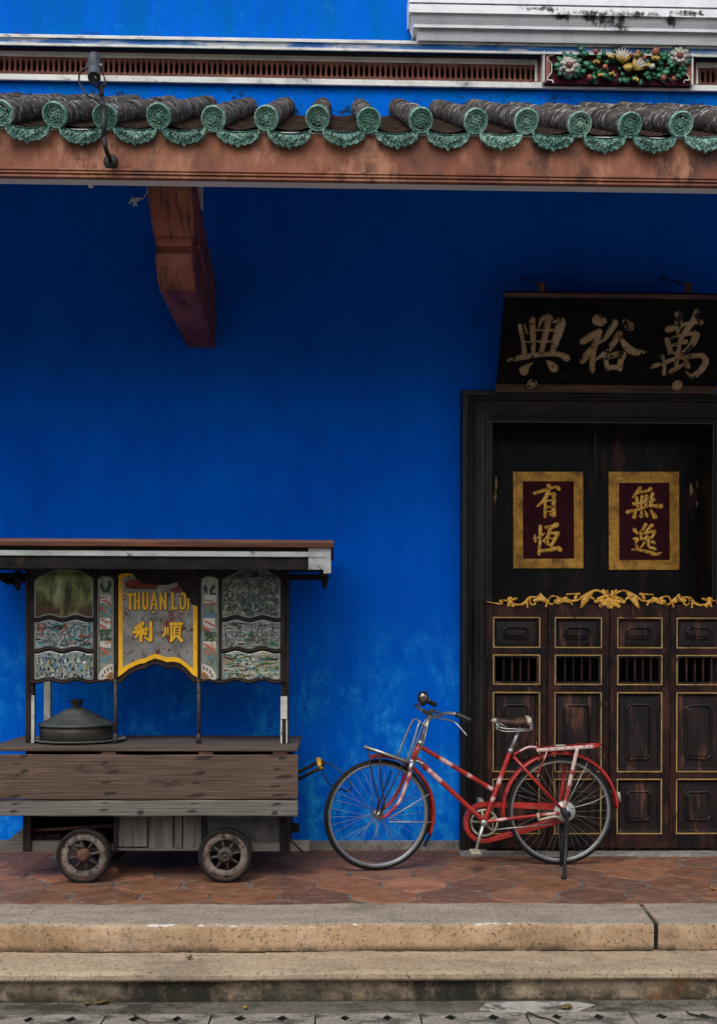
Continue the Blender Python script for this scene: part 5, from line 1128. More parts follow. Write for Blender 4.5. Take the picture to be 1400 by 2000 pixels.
for nm,grp in (('sign_lettering',LT+dots),('sign_character',li),('sign_character',shun)):
    o=decal(sg,M['sign_yellow'],nm,grp,base=.0020); decal(sg,M['sign_ink'],'letter_outline',[[(x+.5,y+.6,w_+2.6) for x,y,w_ in s] for s in grp],h=.0006,base=.0008)
# hooks
mb=MB()
for px in (199,415): mb.tube([P(px-1,1110,YP-.02),P(px+2,1115,YP-.025),P(px,1121,YP-.02),P(px+3,1126,YP-.012)],.0025,6,sub=3)
mb.build_each('wire_hook',M['old_iron'],cart)
# roof
YR=-1.06
def rz(y,Y=YR): return P(350,y,Y).z
rxl,rxr=-2.27,P(652,1060,YR).x
mb=MB(); mb.prismX([(YR-.02,rz(1068.5)),(YR-.022,rz(1060)),(YR-.015,rz(1053.5)),(-.6,rz(1053)+.03),(-.12,rz(1053)+.005),(-.12,rz(1068))],rxl,rxr); mb.build('roof_board',M['cart_roof_brown'],cart,.004)
xf1=P(640,1090,YR+.01).x
mb=MB(); mb.box(rxl+.03,xf1-.012,YR+.012,YR+.05,rz(1112,YR+.012),rz(1068.6)); mb.box(rxl+.03,rxl+.07,YR+.05,-.16,rz(1112,YR+.012),rz(1068.6)); mb.box(xf1-.05,xf1-.012,YR+.05,-.16,rz(1112,YR+.012),rz(1068.6)); mb.box(rxl+.07,xf1-.05,-.2,-.16,rz(1108,-.5),rz(1068.6)); mb.box(rxl+.07,xf1-.05,YR+.05,-.2,rz(1075),rz(1069)); mb.build('fascia',M['cart_dark'],cart,.003)
mb=MB(); mb.box(rxl+.02,P(632,1082,YR).x,YR-.002,YR+.0118,rz(1086.5),rz(1076.5)); mb.build('zinc_strip',M['zinc'],cart,.001)
mb=MB(); q_=lambda x,y:XZ(x,y,YR+.004)
mb.prism([q_(602.5,1069.5),q_(646,1069.5),q_(646.5,1120),q_(632,1120),q_(632,1112.5),q_(602.5,1112.5)],YR+.0035,YR+.0115); mb.build('corner_plate',M['zinc'],cart,.001)
mb=MB()
for x,y in ((608,1076),(606,1110),(623,1106),(626,1110),(639,1116),(628,1084),(585,1085),(545,1083),(540,1084)): mb.ball(P(x,y,YR),.004,(1,.6,1),6)
mb.build_each('nail',M['rust'],cart)
# overhang brackets and turned drops
def bracket(s):
    mb=MB(); Y=-.72
    X=lambda px: P(px,1130,Y).x
    if s>0: xa,xb=X(563),X(640)
    else: xa,xb=X(52),X(-25)
    lo,hi=min(xa,xb),max(xa,xb); z0=P(600,1133,Y).z
    mb.box(lo,hi,Y,Y+.04,z0,z0+.035); mb.box(lo if s<0 else hi-.04,lo+.04 if s<0 else hi,YR+.05,Y,z0+.003,z0+.033)
    dirx=1 if s>0 else -1
    if s<0:
        for i,(x,h) in enumerate(((6,10),(14,16),(22,14),(28,20),(44,10))): 
            c=P(x,1128,Y); mb.prism([(c.x-.03,z0+.002),(c.x+.03,z0+.002),(c.x+.012,z0-h*.0016),(c.x,z0-h*.0026),(c.x-.012,z0-h*.0016)],Y+.008,Y+.03)
    b=mb.build('overhang_bracket',M['cart_dark'],cart,.003)
    for px,py in (((634,1118),) if s>0 else ((36,1122),)):
        d=MB(); c=P(px,py,Y if s<0 else YR+.15); d.lathe(c,(0,0,-1),[(.020,-.02),(.022,.0),(.016,.012),(.026,.024),(.026,.034),(.014,.042),(.020,.052),(.018,.066),(.010,.076),(.014,.084),(.008,.094),(.002,.098)],14); d.build('turned_drop',M['cart_dark'],b)
bracket(1); bracket(-1)
# push handle
mb=MB(); Y=-.55; mb.tube([P(560,1520,Y+.1),P(582,1509,Y+.1),P(624,1487,Y+.1)],.011,10); mb.tube([P(560,1533,Y),P(582,1522,Y),P(618,1504,Y),P(630,1496,Y),P(632,1489,Y)],.0105,10); mb.line(P(632,1489,Y),P(624,1487,Y+.1),.011,10); hd=mb.build('push_handle',M['cart_frame'],cart)
mb=MB(); c0,c1=P(622,1484,Y-.005),P(628,1503,Y-.015); mb.tube([P(622,1482.5,Y+.05),P(624,1492,Y+.02),P(628,1502,Y)],.017,12); mb.build('handle_tape',M['yellow_tape'],hd)

# pot, tray, brick
PC=P(150,1448,-.60); PC.z=DZ
tr=MB(); tc=Vector((PC.x+.02,-.61,DZ+.002)); tr.lathe(tc,(0,0,1),[(.19,0),(.26,.006),(.275,.014),(.277,.017),(.272,.017),(.255,.010),(.19,.004),(.0,.004)],48); tag(tr.build('tray',M['tray'],loc=tc),'pale round enamel tray under the lidded pot on the cart deck','tray')
pot=tag(empty('cooking_pot',PC+Vector((0,0,.007))),'wide flat pot with a stepped grey green tin lid standing on the hawker cart','pot')
h0=PC+Vector((0,0,.0075))
mb=MB(); mb.lathe(h0,(0,0,1),[(.205,0),(.216,.006),(.218,.05),(.218,.088)],56); mb.build('pot_body',M['pot_band'],pot)
mb=MB(); mb.lathe(h0,(0,0,1),[(.222,.0885),(.229,.091),(.229,.098),(.205,.109),(.172,.126),(.150,.136),(.147,.142),(.120,.155),(.098,.166),(.094,.172),(.060,.188),(.034,.196),(.0,.197)],56); ld=mb.build('lid',M['pot_lid'],pot)
mb=MB(); mb.lathe(h0,(0,0,1),[(.026,.195),(.024,.204),(.030,.220),(.041,.232),(.043,.240),(.034,.245),(.0,.244)],28); mb.build('knob',M['pot_band'],ld)
bc=G(212,1716,.0); mb=MB()
for _ in range(1):
    vs=[]; 
    for z in (0,.03,.055):
        for i in range(10):
            a=2*pi*i/10; r_=(.055 if z<.05 else .042)*R.uniform(.82,1.12); vs.append((bc.x+cos(a)*r_*1.0,bc.y+.05+sin(a)*r_*.8,z+R.uniform(-.004,.004)*(z>0)))
    mb.loft([[Vector(v) for v in vs[k*10:k*10+10]] for k in range(3)],True)
tag(mb.build('brick',M['brick'],loc=(bc.x,bc.y+.05,0)),'broken orange brick chocked behind the left cart wheel','brick')

# ================================================================ BICYCLE
def Yb(px): return -.62+(-.47+.62)*(px-736)/(1093-736)
def B(px,py,w=0): return P(px,py,Yb(px)-w)
RC_=B(1093,1585); RC_.z=.3412; RR=RC_.z; FC=B(738,1596); 
bike=tag(empty('bicycle',(RC_.x,RC_.y,0)),'old red step-through bicycle on its kickstand in front of the black door','bicycle')
def wheel(c,R_,nrm,name='wheel'):
    nrm=Vector(nrm).normalized(); e1=nrm.cross(Vector((0,0,1))).normalized(); e2=Vector((0,0,1))
    rm=MB(); rt=R_-.017
    rm.lathe(c,nrm,[(rt-.019,-.013),(rt-.0155,-.0145),(rt-.011,-.012),(rt-.011,.012),(rt-.0155,.0145),(rt-.019,.013),(rt-.0225,.006),(rt-.023,0),(rt-.0225,-.006)],96,closed=True)
    wo_=rm.build(name,M['rim_steel'],bike)
    ty=MB(); ty.lathe(c,nrm,[(R_-.0190+.0192*cos(a),.019*sin(a)) for a in [2*pi*i/12 for i in range(12)]],96,closed=True); ty.build('tyre',M['tyre'],wo_)
    st=MB()
    for sd in (-1,1): st.lathe(c,nrm,[(R_-.0275,sd*.0158),(R_-.0255,sd*.0168),(R_-.0245,sd*.0182),(R_-.0275,sd*.0172)],96,closed=True)
    st.build('tyre_stripe',M['rim_steel'],wo_)
    sp=MB(); N=36
    for k in range(N):
        sd=1 if k%2 else -1; a=2*pi*k/N; off=(1 if (k//2)%2 else -1)*radians(52)
        p0=c+nrm*sd*.030+(e1*cos(a+off)+e2*sin(a+off))*.024; p1=c+nrm*sd*.004+(e1*cos(a)+e2*sin(a))*(rt-.021)
        sp.tube([p0,p1],.00105,5)
    sp.build('spokes',M['spoke'],wo_)
    hb=MB(); hb.lathe(c,nrm,[(.006,-.060),(.010,-.058),(.012,-.045),(.016,-.040),(.027,-.036),(.027,-.031),(.015,-.026),(.013,0),(.015,.026),(.027,.031),(.027,.036),(.016,.040),(.012,.045),(.010,.058),(.006,.062)],20); hb.build('hub',M['bike_chrome'],wo_)
    return wo_
ST=radians(12)
fn=Vector((sin(ST)+.04,-cos(ST),0)); rn=Vector((.04,-1,0))
FC.z=RR
wheel(FC,RR,fn); wheel(RC_,RR,rn)
wf=lambda *ts: (lambda f: max([0]+[max(0,1-abs(f-t)/wd) for t,wd in ts]))  # pale bands along a tube, fading out at both ends
fr_=MB()
fr_.line(B(821.5,1449),B(804.5,1487),.0175,14)
fr_.line(B(822,1459),B(963,1543),.0145,14,wf((.36,.10),(.30,.08),(.66,.05),(.95,.06)),40)
fr_.line(B(811,1480),B(945,1604),.0155,14,wf((.20,.05),(.28,.06),(.34,.05)),40)
fr_.line(B(996,1467),B(946,1604),.0150,14,wf((.42,.09),(.68,.05)),40)
for w_ in (.055,-.055):
    fr_.tube([B(1002,1477,w_*.25),B(1040,1520,w_*.8),B(1099,1583,w_)],.0095,10)
    fr_.tube([B(947,1605,w_*.4),B(985,1600,w_*.9),B(1090,1588,w_)],.0105,10,wear=wf((.45,.12),(.9,.1)),sub=8)
    c=B(1097,1585,w_); fr_.ball(c,.016,(1,.4,1))
fr_.lathe(B(945,1606,0),(0,-1,0),[(.021,-.036),(.022,-.03),(.022,.03),(.021,.036)],18)
frame=fr_.build('frame',M['bike_red'],bike)
# fork
fk=MB(); fx=fn.normalized()
for s_,pl in ((1,[(804,1496),(799,1515),(793,1533),(780.5,1564),(762,1586),(747,1598)]),(-1,[(795,1496),(790,1513),(783,1533),(767,1562),(752,1577),(737,1588)])):
    pts=[]
    for i,(x,y) in enumerate(pl):
        q=P(x,y,FC.y-(.052*s_ if i>1 else .045*s_)); pts.append(q)
    fk.tube(pts,[.0125,.012,.010,.0075],10,sub=6,wear=wf((.15,.12),(.45,.15),(.6,.1)) if s_>0 else None)
fork=fk.build('fork',M['bike_red'],bike)
mb=MB()
mb.box(*[v for p in [] for v in p]) if False else None
a=P(799,1494,FC.y-.005); mb.tube([P(801,1489,FC.y+.05),P(801,1492,FC.y),P(804,1494,FC.y-.06)],.017,12); mb.line(P(803,1492,FC.y-.055),P(800,1505,FC.y-.055),.0145,12); mb.line(P(796,1492,FC.y+.05),P(794,1504,FC.y+.05),.0145,12)
mb.line(B(823,1447),B(819,1455),.020,14); mb.line(B(806,1484),B(803,1490),.0205,14); mb.build('headset',M['bike_chrome'],bike)
# stem and bars
mb=MB(); mb.line(B(822,1447),B(838,1402),.0125,14); mb.line(B(832,1419),B(829,1424),.016,12); mb.build('stem',M['bike_chrome'],bike)
SY=Yb(838)
mb=MB(); hbp=[P(838,1366,SY+.27),P(822,1374,SY+.22),P(818,1382,SY+.14),P(830,1392,SY+.05),P(841,1398,SY),P(850,1399,SY-.08),P(862,1395,SY-.17),P(875,1393,SY-.23),P(890,1395,SY-.27)]
mb.tube(hbp,.0105,12,sub=6); mb.ball(P(841,1399,SY),.019,(1.1,1.3,1)); bars=mb.build('handlebar',M['bike_chrome'],bike)
mb=MB(); mb.tube([P(890,1395,SY-.27),P(905,1401,SY-.285),P(920,1408,SY-.30)],[.0155,.016,.0145],12,sub=4); mb.build('grip',M['black_plastic'],bars)
mb=MB(); mb.tube([P(829,1367.5,SY+.26),P(840,1372,SY+.285),P(851,1377,SY+.30)],[.0155,.016,.016],12,sub=4); mb.build('grip',M['black_plastic'],bars)
mb=MB(); bcn=P(826,1359,SY+.12); mb.lathe(bcn-Vector((0,0,.030)),(-.05,-.25,1),[(.030,0),(.035,.006),(.0365,.018),(.034,.035),(.026,.050),(.012,.058),(.003,.060)],28); bl=mb.build('bell',M['bell'],bike)
mb=MB(); mb.lathe(bcn-Vector((0,0,.040)),(-.05,-.25,1),[(.012,-.022),(.014,-.01),(.031,.004),(.031,.010)],18); mb.line(bcn+Vector((.016,0,.024)),bcn+Vector((.026,0,.040)),.003,6); mb.tube([P(822,1367,SY+.1),P(815,1377,SY+.1),P(808,1379,SY+.1)],.006,8); mb.build('bell_base',M['black_iron'],bl)
mb=MB(); mb.tube([P(848,1401,SY-.10),P(862,1404,SY-.16),P(882,1408,SY-.22),P(892,1414,SY-.25),P(911.5,1437,SY-.28)],.0048,8,sub=5); mb.tube([P(836,1398,SY+.06),P(822,1388,SY+.12),P(812,1381,SY+.17),P(818,1377,SY+.2)],.0048,8,sub=4); mb.build('brake_lever',M['bike_chrome'],bike)
mb=MB()
for k in range(5): c=P(828+k*5,1391+R.uniform(-4,4),SY+.04-.03*k); mb.box(c.x-.010,c.x+.010,c.y-.01,c.y+.01,c.z-.012,c.z+.012)
mb.line(P(847,1401,SY-.06),P(858,1388,SY-.06),.006,8); mb.build('lever_clamp',M['old_iron'],bike,.002)
mb=MB()
mb.tube([P(838,1404,SY-.03),P(827,1450,SY-.03),P(809,1487,SY-.035)],.0038,8); mb.tube([P(834,1400,SY+.03),P(822,1424,SY+.03),P(806,1470,SY+.03),P(798,1498,SY+.03)],.0036,8)
mb.tube([P(810,1486,SY-.03),P(818,1487,SY-.03),P(825,1492,SY-.03),P(823,1499,SY-.03)],.006,8); mb.ball(P(824,1491,SY-.03),.012); mb.build('brake_rod',M['bike_chrome'],bike)
mb=MB(); mb.tube([B(823,1500),B(850,1520),B(905,1572),B(945,1612,.02)],.0022,6,sub=4); mb.tube([P(745,1575,FC.y-.06),P(783,1500,FC.y-.07),P(786,1492,FC.y-.07)],.0035,8); mb.build('brake_wire',M['old_iron'],bike)
# front carrier
mb=MB(); yc=FC.y
pl=[]
for w_ in (-.06,-.02,.02,.06): mb.tube([P(716+w_*30,1461,yc-w_),P(755,1474,yc-w_),P(793,1486,yc-w_)],.0095,8)
for a,b in ((712,1457.5),(752,1472),(793,1486)): mb.tube([P(a,b,yc+.085),P(a,b+.5,yc),P(a,b+1,yc-.085)],.007,8)
mb.tube([P(711,1458,yc-.085),P(755,1473,yc-.085),P(795,1488,yc-.085)],.010,8); mb.tube([P(711,1458,yc+.085),P(755,1472,yc+.085),P(795,1486,yc+.085)],.008,8)
pt_=mb.build('front_carrier',M['old_iron'] if False else M['bike_chrome'],bike)
mb=MB()
mb.tube([P(776,1478,yc+.07),P(794,1432,yc+.07),P(806,1408,yc+.06),P(812,1405,yc+.05),P(820,1410,yc+.02),P(833,1420,yc)],.0058,8,sub=4)
mb.tube([P(794,1487,yc-.07),P(808,1446,yc-.07),P(816,1418,yc-.06),P(820,1412,yc-.05),P(826,1416,yc-.02),P(832,1421,yc-.01)],.0058,8,sub=4); mb.build('carrier_hoop',M['bike_chrome'],pt_)
mb=MB()
mb.tube([P(718,1464,yc-.08),P(728,1520,yc-.075),P(739,1562,yc-.07),P(736,1590,yc-.065)],.0042,8); mb.tube([P(741,1471,yc-.08),P(744,1520,yc-.075),P(750,1564,yc-.07),P(742,1594,yc-.065)],.0042,8)
mb.tube([P(764,1505,yc+.07),P(748,1548,yc+.07),P(738,1580,yc+.065)],.004,8); mb.tube([P(750,1562,yc-.07),P(752,1572,yc-.07),P(745,1585,yc-.066)],.0042,8); mb.build_each('carrier_stay',M['black_iron'],pt_)
# mudguards
def guard(c,nrm,Rg,a0,a1,wd,name,mat=None):
    nrm=Vector(nrm).normalized(); e1=nrm.cross(Vector((0,0,1))).normalized(); e1=e1 if e1.x>0 else -e1; e2=Vector((0,0,1)); mb=MB(); N=48; rings=[]
    for i in range(N+1):
        a=radians(a0+(a1-a0)*i/N); d=e1*cos(a)+e2*sin(a)
        pr=[(-wd,-.014),(-wd*.92,-.002),(-wd*.5,.006),(0,.009),(wd*.5,.006),(wd*.92,-.002),(wd,-.014),(wd*.9,-.013),(wd*.45,.003),(0,.006),(-wd*.45,.003),(-wd*.9,-.013)]
        rings.append([c+nrm*x+d*(Rg+y) for x,y in pr])
    mb.loft(rings,True,(True,True),True,[.25*max(0,sin(i*1.7))*(1 if i%7<2 else 0) for i in range(N+1)]); return mb.build(name,mat or M['bike_red'],bike)
guard(FC,fn,RR+.022,99,-22,.026,'mudguard'); 
mb=MB(); nn=fn.normalized(); e1=Vector((-nn.y,nn.x,0)); 
aa=radians(-20); d=e1*cos(aa)+Vector((0,0,1))*sin(aa); p0=FC+d*(RR+.026); aa=radians(-35); d=e1*cos(aa)+Vector((0,0,1))*sin(aa); p1=FC+d*(RR+.024)
mb.loft([[p0-nn*.024,p0+nn*.024,p0+nn*.024+e1*.004,p0-nn*.024+e1*.004],[p1-nn*.024,p1+nn*.024,p1+nn*.024+e1*.004,p1-nn*.024+e1*.004]],True); mb.build('mud_flap',M['black_plastic'],bike)
guard(RC_,rn,RR+.028,190,2,.027,'mudguard')
mb=MB(); mb.line(B(1205,1547,.0)+Vector((.004,0,0)),B(1208.5,1566,0)+Vector((.004,0,0)),.011,10); mb.build('reflector',M['cream_part'],bike)
mb=MB(); mb.line(B(1104,1576,.06),B(1148,1487,.03),.0032,8); mb.tube([B(1112,1580,.06),B(1160,1566,.05),B(1199,1543,.03)],.0032,8)
mb.line(P(757,1600,FC.y-.07),P(838,1551,FC.y-.02),.0032,8); mb.line(P(757,1605,FC.y-.07),P(842,1606,FC.y-.03),.0030,8); mb.build_each('mudguard_stay',M['rim_steel'],bike)
# saddle
sc_=B(1000,1408); YS=sc_.y
secs=[(959,1406,1409,.006),(963,1402.5,1411,.018),(972,1402,1414,.026),(985,1402.5,1417,.033),(998,1402.5,1419,.045),(1010,1401,1420,.066),(1020,1399,1419.5,.085),(1030,1398,1416,.092),(1036,1400,1413,.085),(1039,1404,1410,.055)]
rings=[]; cols=[]
for px,yt,yb,w_ in secs:
    a,b=P(px,yt,YS),P(px,yb,YS); h=(a.z-b.z)
    rings.append([Vector((a.x,YS+w_*cos(t),a.z-h*(.5-.5*sin(t)) if sin(t)>0 else a.z-h*(.5+.5*abs(sin(t))**.7))) for t in [2*pi*i/16 for i in range(16)]]); cols.append(1.0 if px<968 or 1022<px<1034 else 0)
mb=MB(); mb.loft(rings,True,(True,True),True,cols); sdl=mb.build('saddle',M['saddle'],bike)
mb=MB()
for w_ in (.05,-.05):
    mb.tube([P(968,1413,YS-w_*.3),P(980,1422,YS-w_*.7),P(1005,1424,YS-w_),P(1034,1424,YS-w_)],.004,8,sub=3)
    mb.tube([P(972,1425,YS-w_*.6),P(990,1429,YS-w_*.8),P(1034,1427,YS-w_)],.0038,8,sub=3)
    mb.tube([P(968,1409,YS-w_*.4),P(990,1421,YS-w_),],.003,6); mb.tube([P(1012,1420,YS-w_),P(1036,1411,YS-w_)],.003,6)
    for px in (971,1037):
        hx=[]
        for i in range(33):
            t=i/32; c=P(px,1412+13*t,YS-w_*(.6 if px<1000 else 1.4)); a=t*2*pi*4; hx.append(c+Vector((cos(a)*.012,sin(a)*.012,0)))
        mb.tube(hx,.0028,6)
mb.line(P(1003,1420,YS),P(1012,1431,YS),.014,12); mb.build('saddle_spring',M['bike_chrome'],sdl)
mb=MB(); mb.line(B(1013,1426),B(995.5,1468),.0120,14); mb.line(B(998,1462),B(994.5,1471),.0175,12); mb.build('seat_post',M['bike_chrome'],bike)
# rear carrier
mb=MB(); y0=Yb(1100)
def rp(px,py,w_): return P(px,py,y0-w_)
def bar(p,q,hw,hh,wear=None,seg=16):
    p=Vector(p); q=Vector(q); mb.tube([p.lerp(q,i/seg) for i in range(seg+1)],hw,8,True,wear,flat=hh)
bar(rp(1047,1465.5,.07),rp(1168,1457.5,.07),.0045,2.6,lambda f:.95 if f<.88 else .1); bar(rp(1047,1462,-.07),rp(1168,1454,-.07),.0045,2.4)
mb.tube([rp(1166,1456,.07),rp(1172,1455,.03),rp(1172,1454,-.03),rp(1166,1454,-.07)],.008,8,sub=4)
for i,f in enumerate((.04,.2,.4,.6,.8)):
    a=rp(1047+121*f,1463-8*f,.068); b=rp(1047+121*f,1461-8*f,-.068); mb.box(a.x-.028 if i not in (0,) else a.x-.012,a.x+.026,a.y,b.y,min(a.z,b.z)-.002,min(a.z,b.z)+.008)
cols_=[0.9 if False else 0 for _ in mb.c[-8:]]
mb.tube([B(1003,1474,.015),B(1020,1464,.03),B(1033,1459,.04),rp(1050,1460,.055)],.0125,10,sub=5,wear=lambda f:.95 if .2<f<.9 else 0,flat=.6)
mb.tube([B(1003,1474,-.015),B(1020,1464,-.03),rp(1050,1459,-.055)],.0100,10,sub=5,flat=.6)
bar(rp(1127,1461,.072),B(1100,1580,.066),.0052,2.3,lambda f:.95 if f<.35 or .45<f<.6 else (.6 if f>.85 else .25),24)
bar(rp(1104,1490,-.072),B(1092,1575,-.066),.005,2.3)
mb.tube([rp(1067,1468,.072),rp(1063,1480,.072),B(1054,1500,.066),B(1049,1518,.06)],.0105,8,wear=lambda f:.9 if f<.35 or f>.9 else 0,flat=.4,sub=4)
mb.line(rp(1047,1448,.05),rp(1047,1462,.05),.003,6)
rc=mb.build('rear_carrier',M['bike_red'],bike)
mb=MB()
for px in (1072,1085,1103,1118,1140,1150): c=rp(px,1466-(px-1047)*.075-1.5,.079); mb.ball(c,.0042,(1,.5,1),8)
mb.line(rp(1152,1459,.07),rp(1152,1471,.07),.003,6); mb.line(rp(1165,1459,.07),rp(1165,1468,.07),.004,6); mb.line(rp(1165,1465,.07),rp(1173,1463,.05),.004,6); mb.build_each('carrier_bolt',M['black_iron'],rc)
mb=MB(); a=rp(1091,1456.5,.03); mb.box(a.x-.022,a.x+.04,a.y-.01,a.y+.05,a.z-.003,a.z+.004); mb.build('carrier_label',M['white_worn'],rc)
# chain case and drive
mb=MB(); c1=B(945,1607,-.055); c2=B(1092,1585,-.055)
def stad(r1,r2,n=22):
    d=(c2-c1); L=d.length; ang=atan2(d.z,d.x); al=math.acos((r1-r2)/L); out=[]
    for i in range(n+1): a=ang+al+(2*pi-2*al)*i/n; out.append((c1.x+cos(a)*r1,c1.z+sin(a)*r1))
    for i in range(n+1): a=ang-al+2*al*i/n; out.append((c2.x+cos(a)*r2,c2.z+sin(a)*r2))
    return out
o1,o2,i1,i2=stad(.130,.060),stad(.126,.056),stad(.104,.020),stad(.100,.016)
yq=c1.y
rr=lambda q,y:[Vector((x,y,z)) for x,z in q]
mb.loft([rr(o1,yq+.025),rr(o1,yq-.008),rr(o2,yq-.014),rr(i1,yq-.014),rr(i2,yq-.010),rr(i2,yq+.025)],True,(False,False),False)
mb.build('chain_case',M['bike_red'],bike)
mb=MB(); mb.lathe(c1,(0,-1,0),[(.088,-.003),(.088,.006),(.074,.006),(.074,-.003)],40,closed=True)
for k in range(5): a=2*pi*k/5+.5; mb.line(c1+Vector((cos(a)*.02,-.002,sin(a)*.02)),c1+Vector((cos(a)*.078,-.002,sin(a)*.078)),.007,8)
mb.lathe(c1,(0,-1,0),[(.024,-.01),(.024,.03)],18); mb.build('chainring',M['cream_part'],bike)
mb=MB(); mb.tube([B(944,1607,.065),B(936,1636,.07),B(929.5,1659,.075)],[.0125,.011,.010],10); mb.lathe(B(944,1607,.058),(0,-1,0),[(.021,0),(.022,.018),(.012,.024)],18); cr=mb.build('crank',M['bike_chrome'],bike)
mb=MB(); c=B(928,1664,.12); mb.box(c.x-.035,c.x+.028,c.y-.05,c.y+.045,c.z-.011,c.z+.011); mb.ball(c+Vector((0,-.05,0)),.012); mb.build('pedal',M['cream_part'],cr,.006)
mb=MB(); mb.tube([B(946,1606,-.08),B(938,1568,-.09)],.011,10); c2_=mb.build('crank',M['bike_chrome'],bike)
mb=MB(); c=B(938,1572,-.14); mb.box(c.x-.018,c.x+.016,c.y-.05,c.y+.05,c.z-.045,c.z+.04); mb.build('pedal',M['cream_part'],c2_,.008)
mb=MB(); mb.lathe(RC_+Vector((0.02,-.036,.0)),(0,-1,0),[(.066,-.01),(.068,.004),(.062,.012),(.045,.014),(.040,.020),(.020,.022),(.012,.028)],36); mb.build('drum_brake',M['zinc'],bike)
mb=MB(); mb.tube([B(1051,1602,.07),B(1066,1598,.075),B(1085,1595,.075),B(1097,1603,.07)],[.010,.015,.016,.008],10,sub=4,flat=.5); mb.line(B(1049,1588,.07),B(1053,1604,.072),.009,8); mb.build('brake_arm',M['cream_part'],bike)
mb=MB(); mb.line(B(960,1621,.06),B(1078,1609,.065),.0034,8); mb.build('brake_rod',M['bike_chrome'],bike)
mb=MB(); foot=G(1101,1714,.004); top=B(1106,1590,.075); mb.tube([top,top.lerp(foot,.5)+Vector((.004,0,0)),foot],[.013,.012,.010],10); mb.tube([B(1098,1580,.07),B(1104,1592,.078),B(1112,1590,.075)],[.02,.024,.018],10); mb.lathe(foot+Vector((0,0,-.004)),(0,0,1),[(.016,0),(.017,.008),(.012,.014)],12)
foot2=G(1096,1690,.004); mb.tube([B(1096,1590,-.06),foot2],[.016,.012],8); mb.ball(B(1097,1633,.04),.012); mb.build('kickstand',M['black_iron'],bike)
# ================================================================ small things
mb=MB(); yh=-.55
mb.tube([P(630,1491,yh),P(645,1492,yh-.02),P(662,1504,yh-.05),P(676,1520,yh-.07),P(686,1532,yh-.09),P(684,1543,yh-.09),P(675,1546,yh-.07),P(668,1541,yh-.03)],.0042,8,sub=6)
mb.tube([P(627,1502,yh),P(636,1522,yh),P(651,1538,yh+.02),P(662,1543,yh+.02),P(668,1541,yh-.03)],.0042,8,sub=6)
tag(mb.build('cable',M['black_plastic'],loc=P(630,1495,yh)),'thin black cable looped from the cart handle to the front bicycle wheel','cable')
sp=P(217,316,-1.93); spot=tag(empty('spotlight',sp),'dark grey spotlight on a jointed arm fixed to the eave beam','spotlight')
mb=MB(); mb.lathe(sp+Vector((0,.005,0)),(0,-1,0),[(.034,0),(.034,.012),(.028,.018),(.01,.020)],24); mb.build('base_plate',M['black_iron'],spot)
Y2=-2.06
mb=MB(); mb.tube([sp+Vector((0,-.01,0)),P(213,305,-1.99),P(207,290,Y2),P(204,268,Y2)],.011,10,sub=4); mb.line(P(203.5,272,Y2),P(203.5,214,Y2),.0125,8); mb.line(P(203.5,222,Y2),P(200,190,Y2),.010,8); mb.tube([P(200,192,Y2),P(197,170,Y2)],[.009,.014],8); mb.line(P(190,172,Y2),P(207,165,Y2),.009,8)
mb.tube([P(189,172,Y2),P(184,166,Y2),P(180,152,Y2-.02),P(179,140,Y2-.03)],.0035,6,sub=3); mb.tube([P(207,166,Y2),P(206,158,Y2),P(201,140,Y2-.01),P(198,127,Y2-.02)],.0035,6,sub=3); mb.build('arm',M['black_iron'],spot)
hA,hB=P(184.5,112,Y2+.06),P(184.5,152,Y2-.05); hx=(hB-hA).normalized(); hl=(hB-hA).length
mb=MB(); mb.lathe(hA,hx,[(.020,0),(.029,.004),(.030,.02),(.0295,hl*.25),(.026,hl*.27),(.026,hl*.6),(.0285,hl*.62),(.0295,hl*.95),(.0295,hl),(.025,hl),(.024,hl-.012),(.0,hl-.014)],24)
e1=hx.cross(Vector((1,0,0))).normalized(); e2=hx.cross(e1)
for k in range(14): a=2*pi*k/14; d=e1*cos(a)+e2*sin(a); mb.line(hA+hx*hl*.25+d*.028,hA+hx*hl*.66+d*.028,.0024,5)
hdh=mb.build('lamp_head',M['spot_grey'],spot)
mb=MB(); mb.ball(hB-hx*.006+Vector((.006,0,0)),.007); mb.ball(P(178,132,Y2-.03),.006); mb.ball(P(198,127,Y2-.02),.006); mb.build('lens',M['glass_bead'],hdh)
mb=MB(); mb.tube([P(178,132,Y2-.02),P(166,134,Y2-.03),P(157,142,Y2-.03),P(155,156,Y2-.02),P(160,172,Y2-.02),P(172,186,Y2-.02),P(190,196,Y2-.01),P(199,205,Y2-.012)],.0042,8,sub=5); mb.build('cord',M['black_plastic'],spot)
mb=MB(); mb.tube([P(289,352,-1.78),P(288,372,-1.78),P(282,385,-1.78),P(270,392,-1.78),P(262,397,-1.78)],.0018,6,sub=4)
for i in range(14):
    c=P(262+R.uniform(-5,7),394+R.uniform(-5,6),-1.78+R.uniform(-.01,.01)); mb.tube([c,c+Vector((R.uniform(-.02,.02),R.uniform(-.01,.01),R.uniform(-.02,.02))),c+Vector((R.uniform(-.02,.02),0,R.uniform(-.02,.02)))],.002,5)
tag(mb.build('hanging_thread',M['wire_white'],loc=P(289,352,-1.78)),'tuft of pale tangled thread hanging beside the carved corbel','thread')

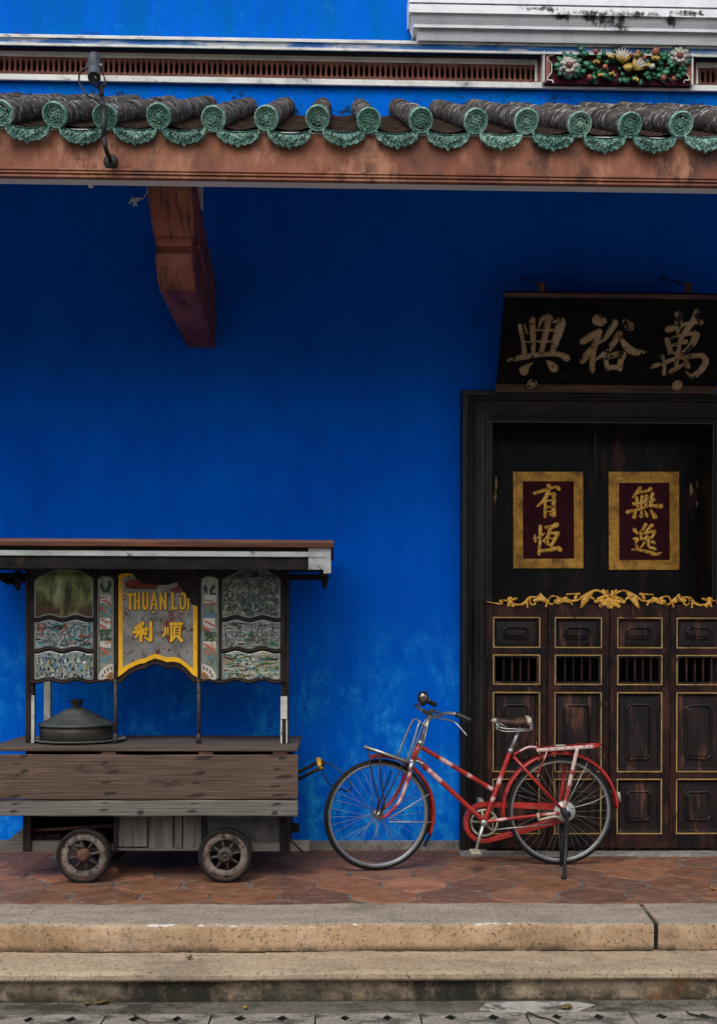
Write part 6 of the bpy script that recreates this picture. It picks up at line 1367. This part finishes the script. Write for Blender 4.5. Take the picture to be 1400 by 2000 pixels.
# ================================================================ across the street: garden trees the mirrors and the light see
def tree(x,y,h,seed,lab):
    rr=random.Random(seed); t=tag(empty('garden_tree',(x,y,-.362)),lab,'tree','trees across the street')
    mb=MB(); mb.tube([(x,y,-.3),(x+.1,y,h*.25),(x-.1,y+.1,h*.5),(x+.1,y,h*.8)],[.26,.2,.14,.05],10,sub=4)
    for k in range(7):
        a=rr.uniform(0,6.28); z=h*rr.uniform(.35,.6); mb.tube([(x,y,z),(x+cos(a)*.9,y+sin(a)*.9,z+.7),(x+cos(a)*1.9,y+sin(a)*1.9,z+1.5)],[.09,.06,.02],6,sub=3)
    mb.build('trunk',M['bark'],t)
    c=MB(); cl=[(Vector((x+rr.uniform(-2,2),y+rr.uniform(-1.6,1.6),h*rr.uniform(.38,.95))),rr.uniform(.7,1.35)) for _ in range(22)]
    for cc,r in cl:
        for _ in range(90):
            d=Vector((rr.gauss(0,1),rr.gauss(0,1),rr.gauss(0,.8))).normalized()*r*rr.uniform(.45,1.05); p=cc+d; s=rr.uniform(.09,.2)
            u=Vector((rr.gauss(0,1),rr.gauss(0,1),rr.gauss(0,.5))).normalized(); v=u.cross(Vector((rr.gauss(0,1),rr.gauss(0,1),rr.gauss(0,1)))).normalized()
            c.add([p-u*s,p-v*s*.45,p+u*s,p+v*s*.45],[(0,1,2,3)])
    c.build('crown',M['crown'],t)
for i,(x,h) in enumerate(((-15,7.5),(-10,8.2),(-5,7.2),(0.3,8),(5.2,7.4),(10.2,8.1),(15,7.4))):
    tree(x,-19-(i%2)*1.5,h,20+i,'leafy garden tree across the street behind the camera, number %s from the left'%['one','two','three','four','five','six','seven'][i])

bw=tag(empty('boundary_wall',(0,-15.2,-.362)),'long mossy grey garden wall with a coping across the street behind the camera','wall')  # unseen wall, added to block low light from the horizon
mb=MB(); mb.box(-26,26,-15.4,-15.0,-.37,2.5); mb.build('wall_face',M['old_wall'],bw)
mb=MB(); mb.box(-26.05,26.05,-15.48,-14.92,2.503,2.62); mb.build('coping',M['old_wall'],bw,.02)
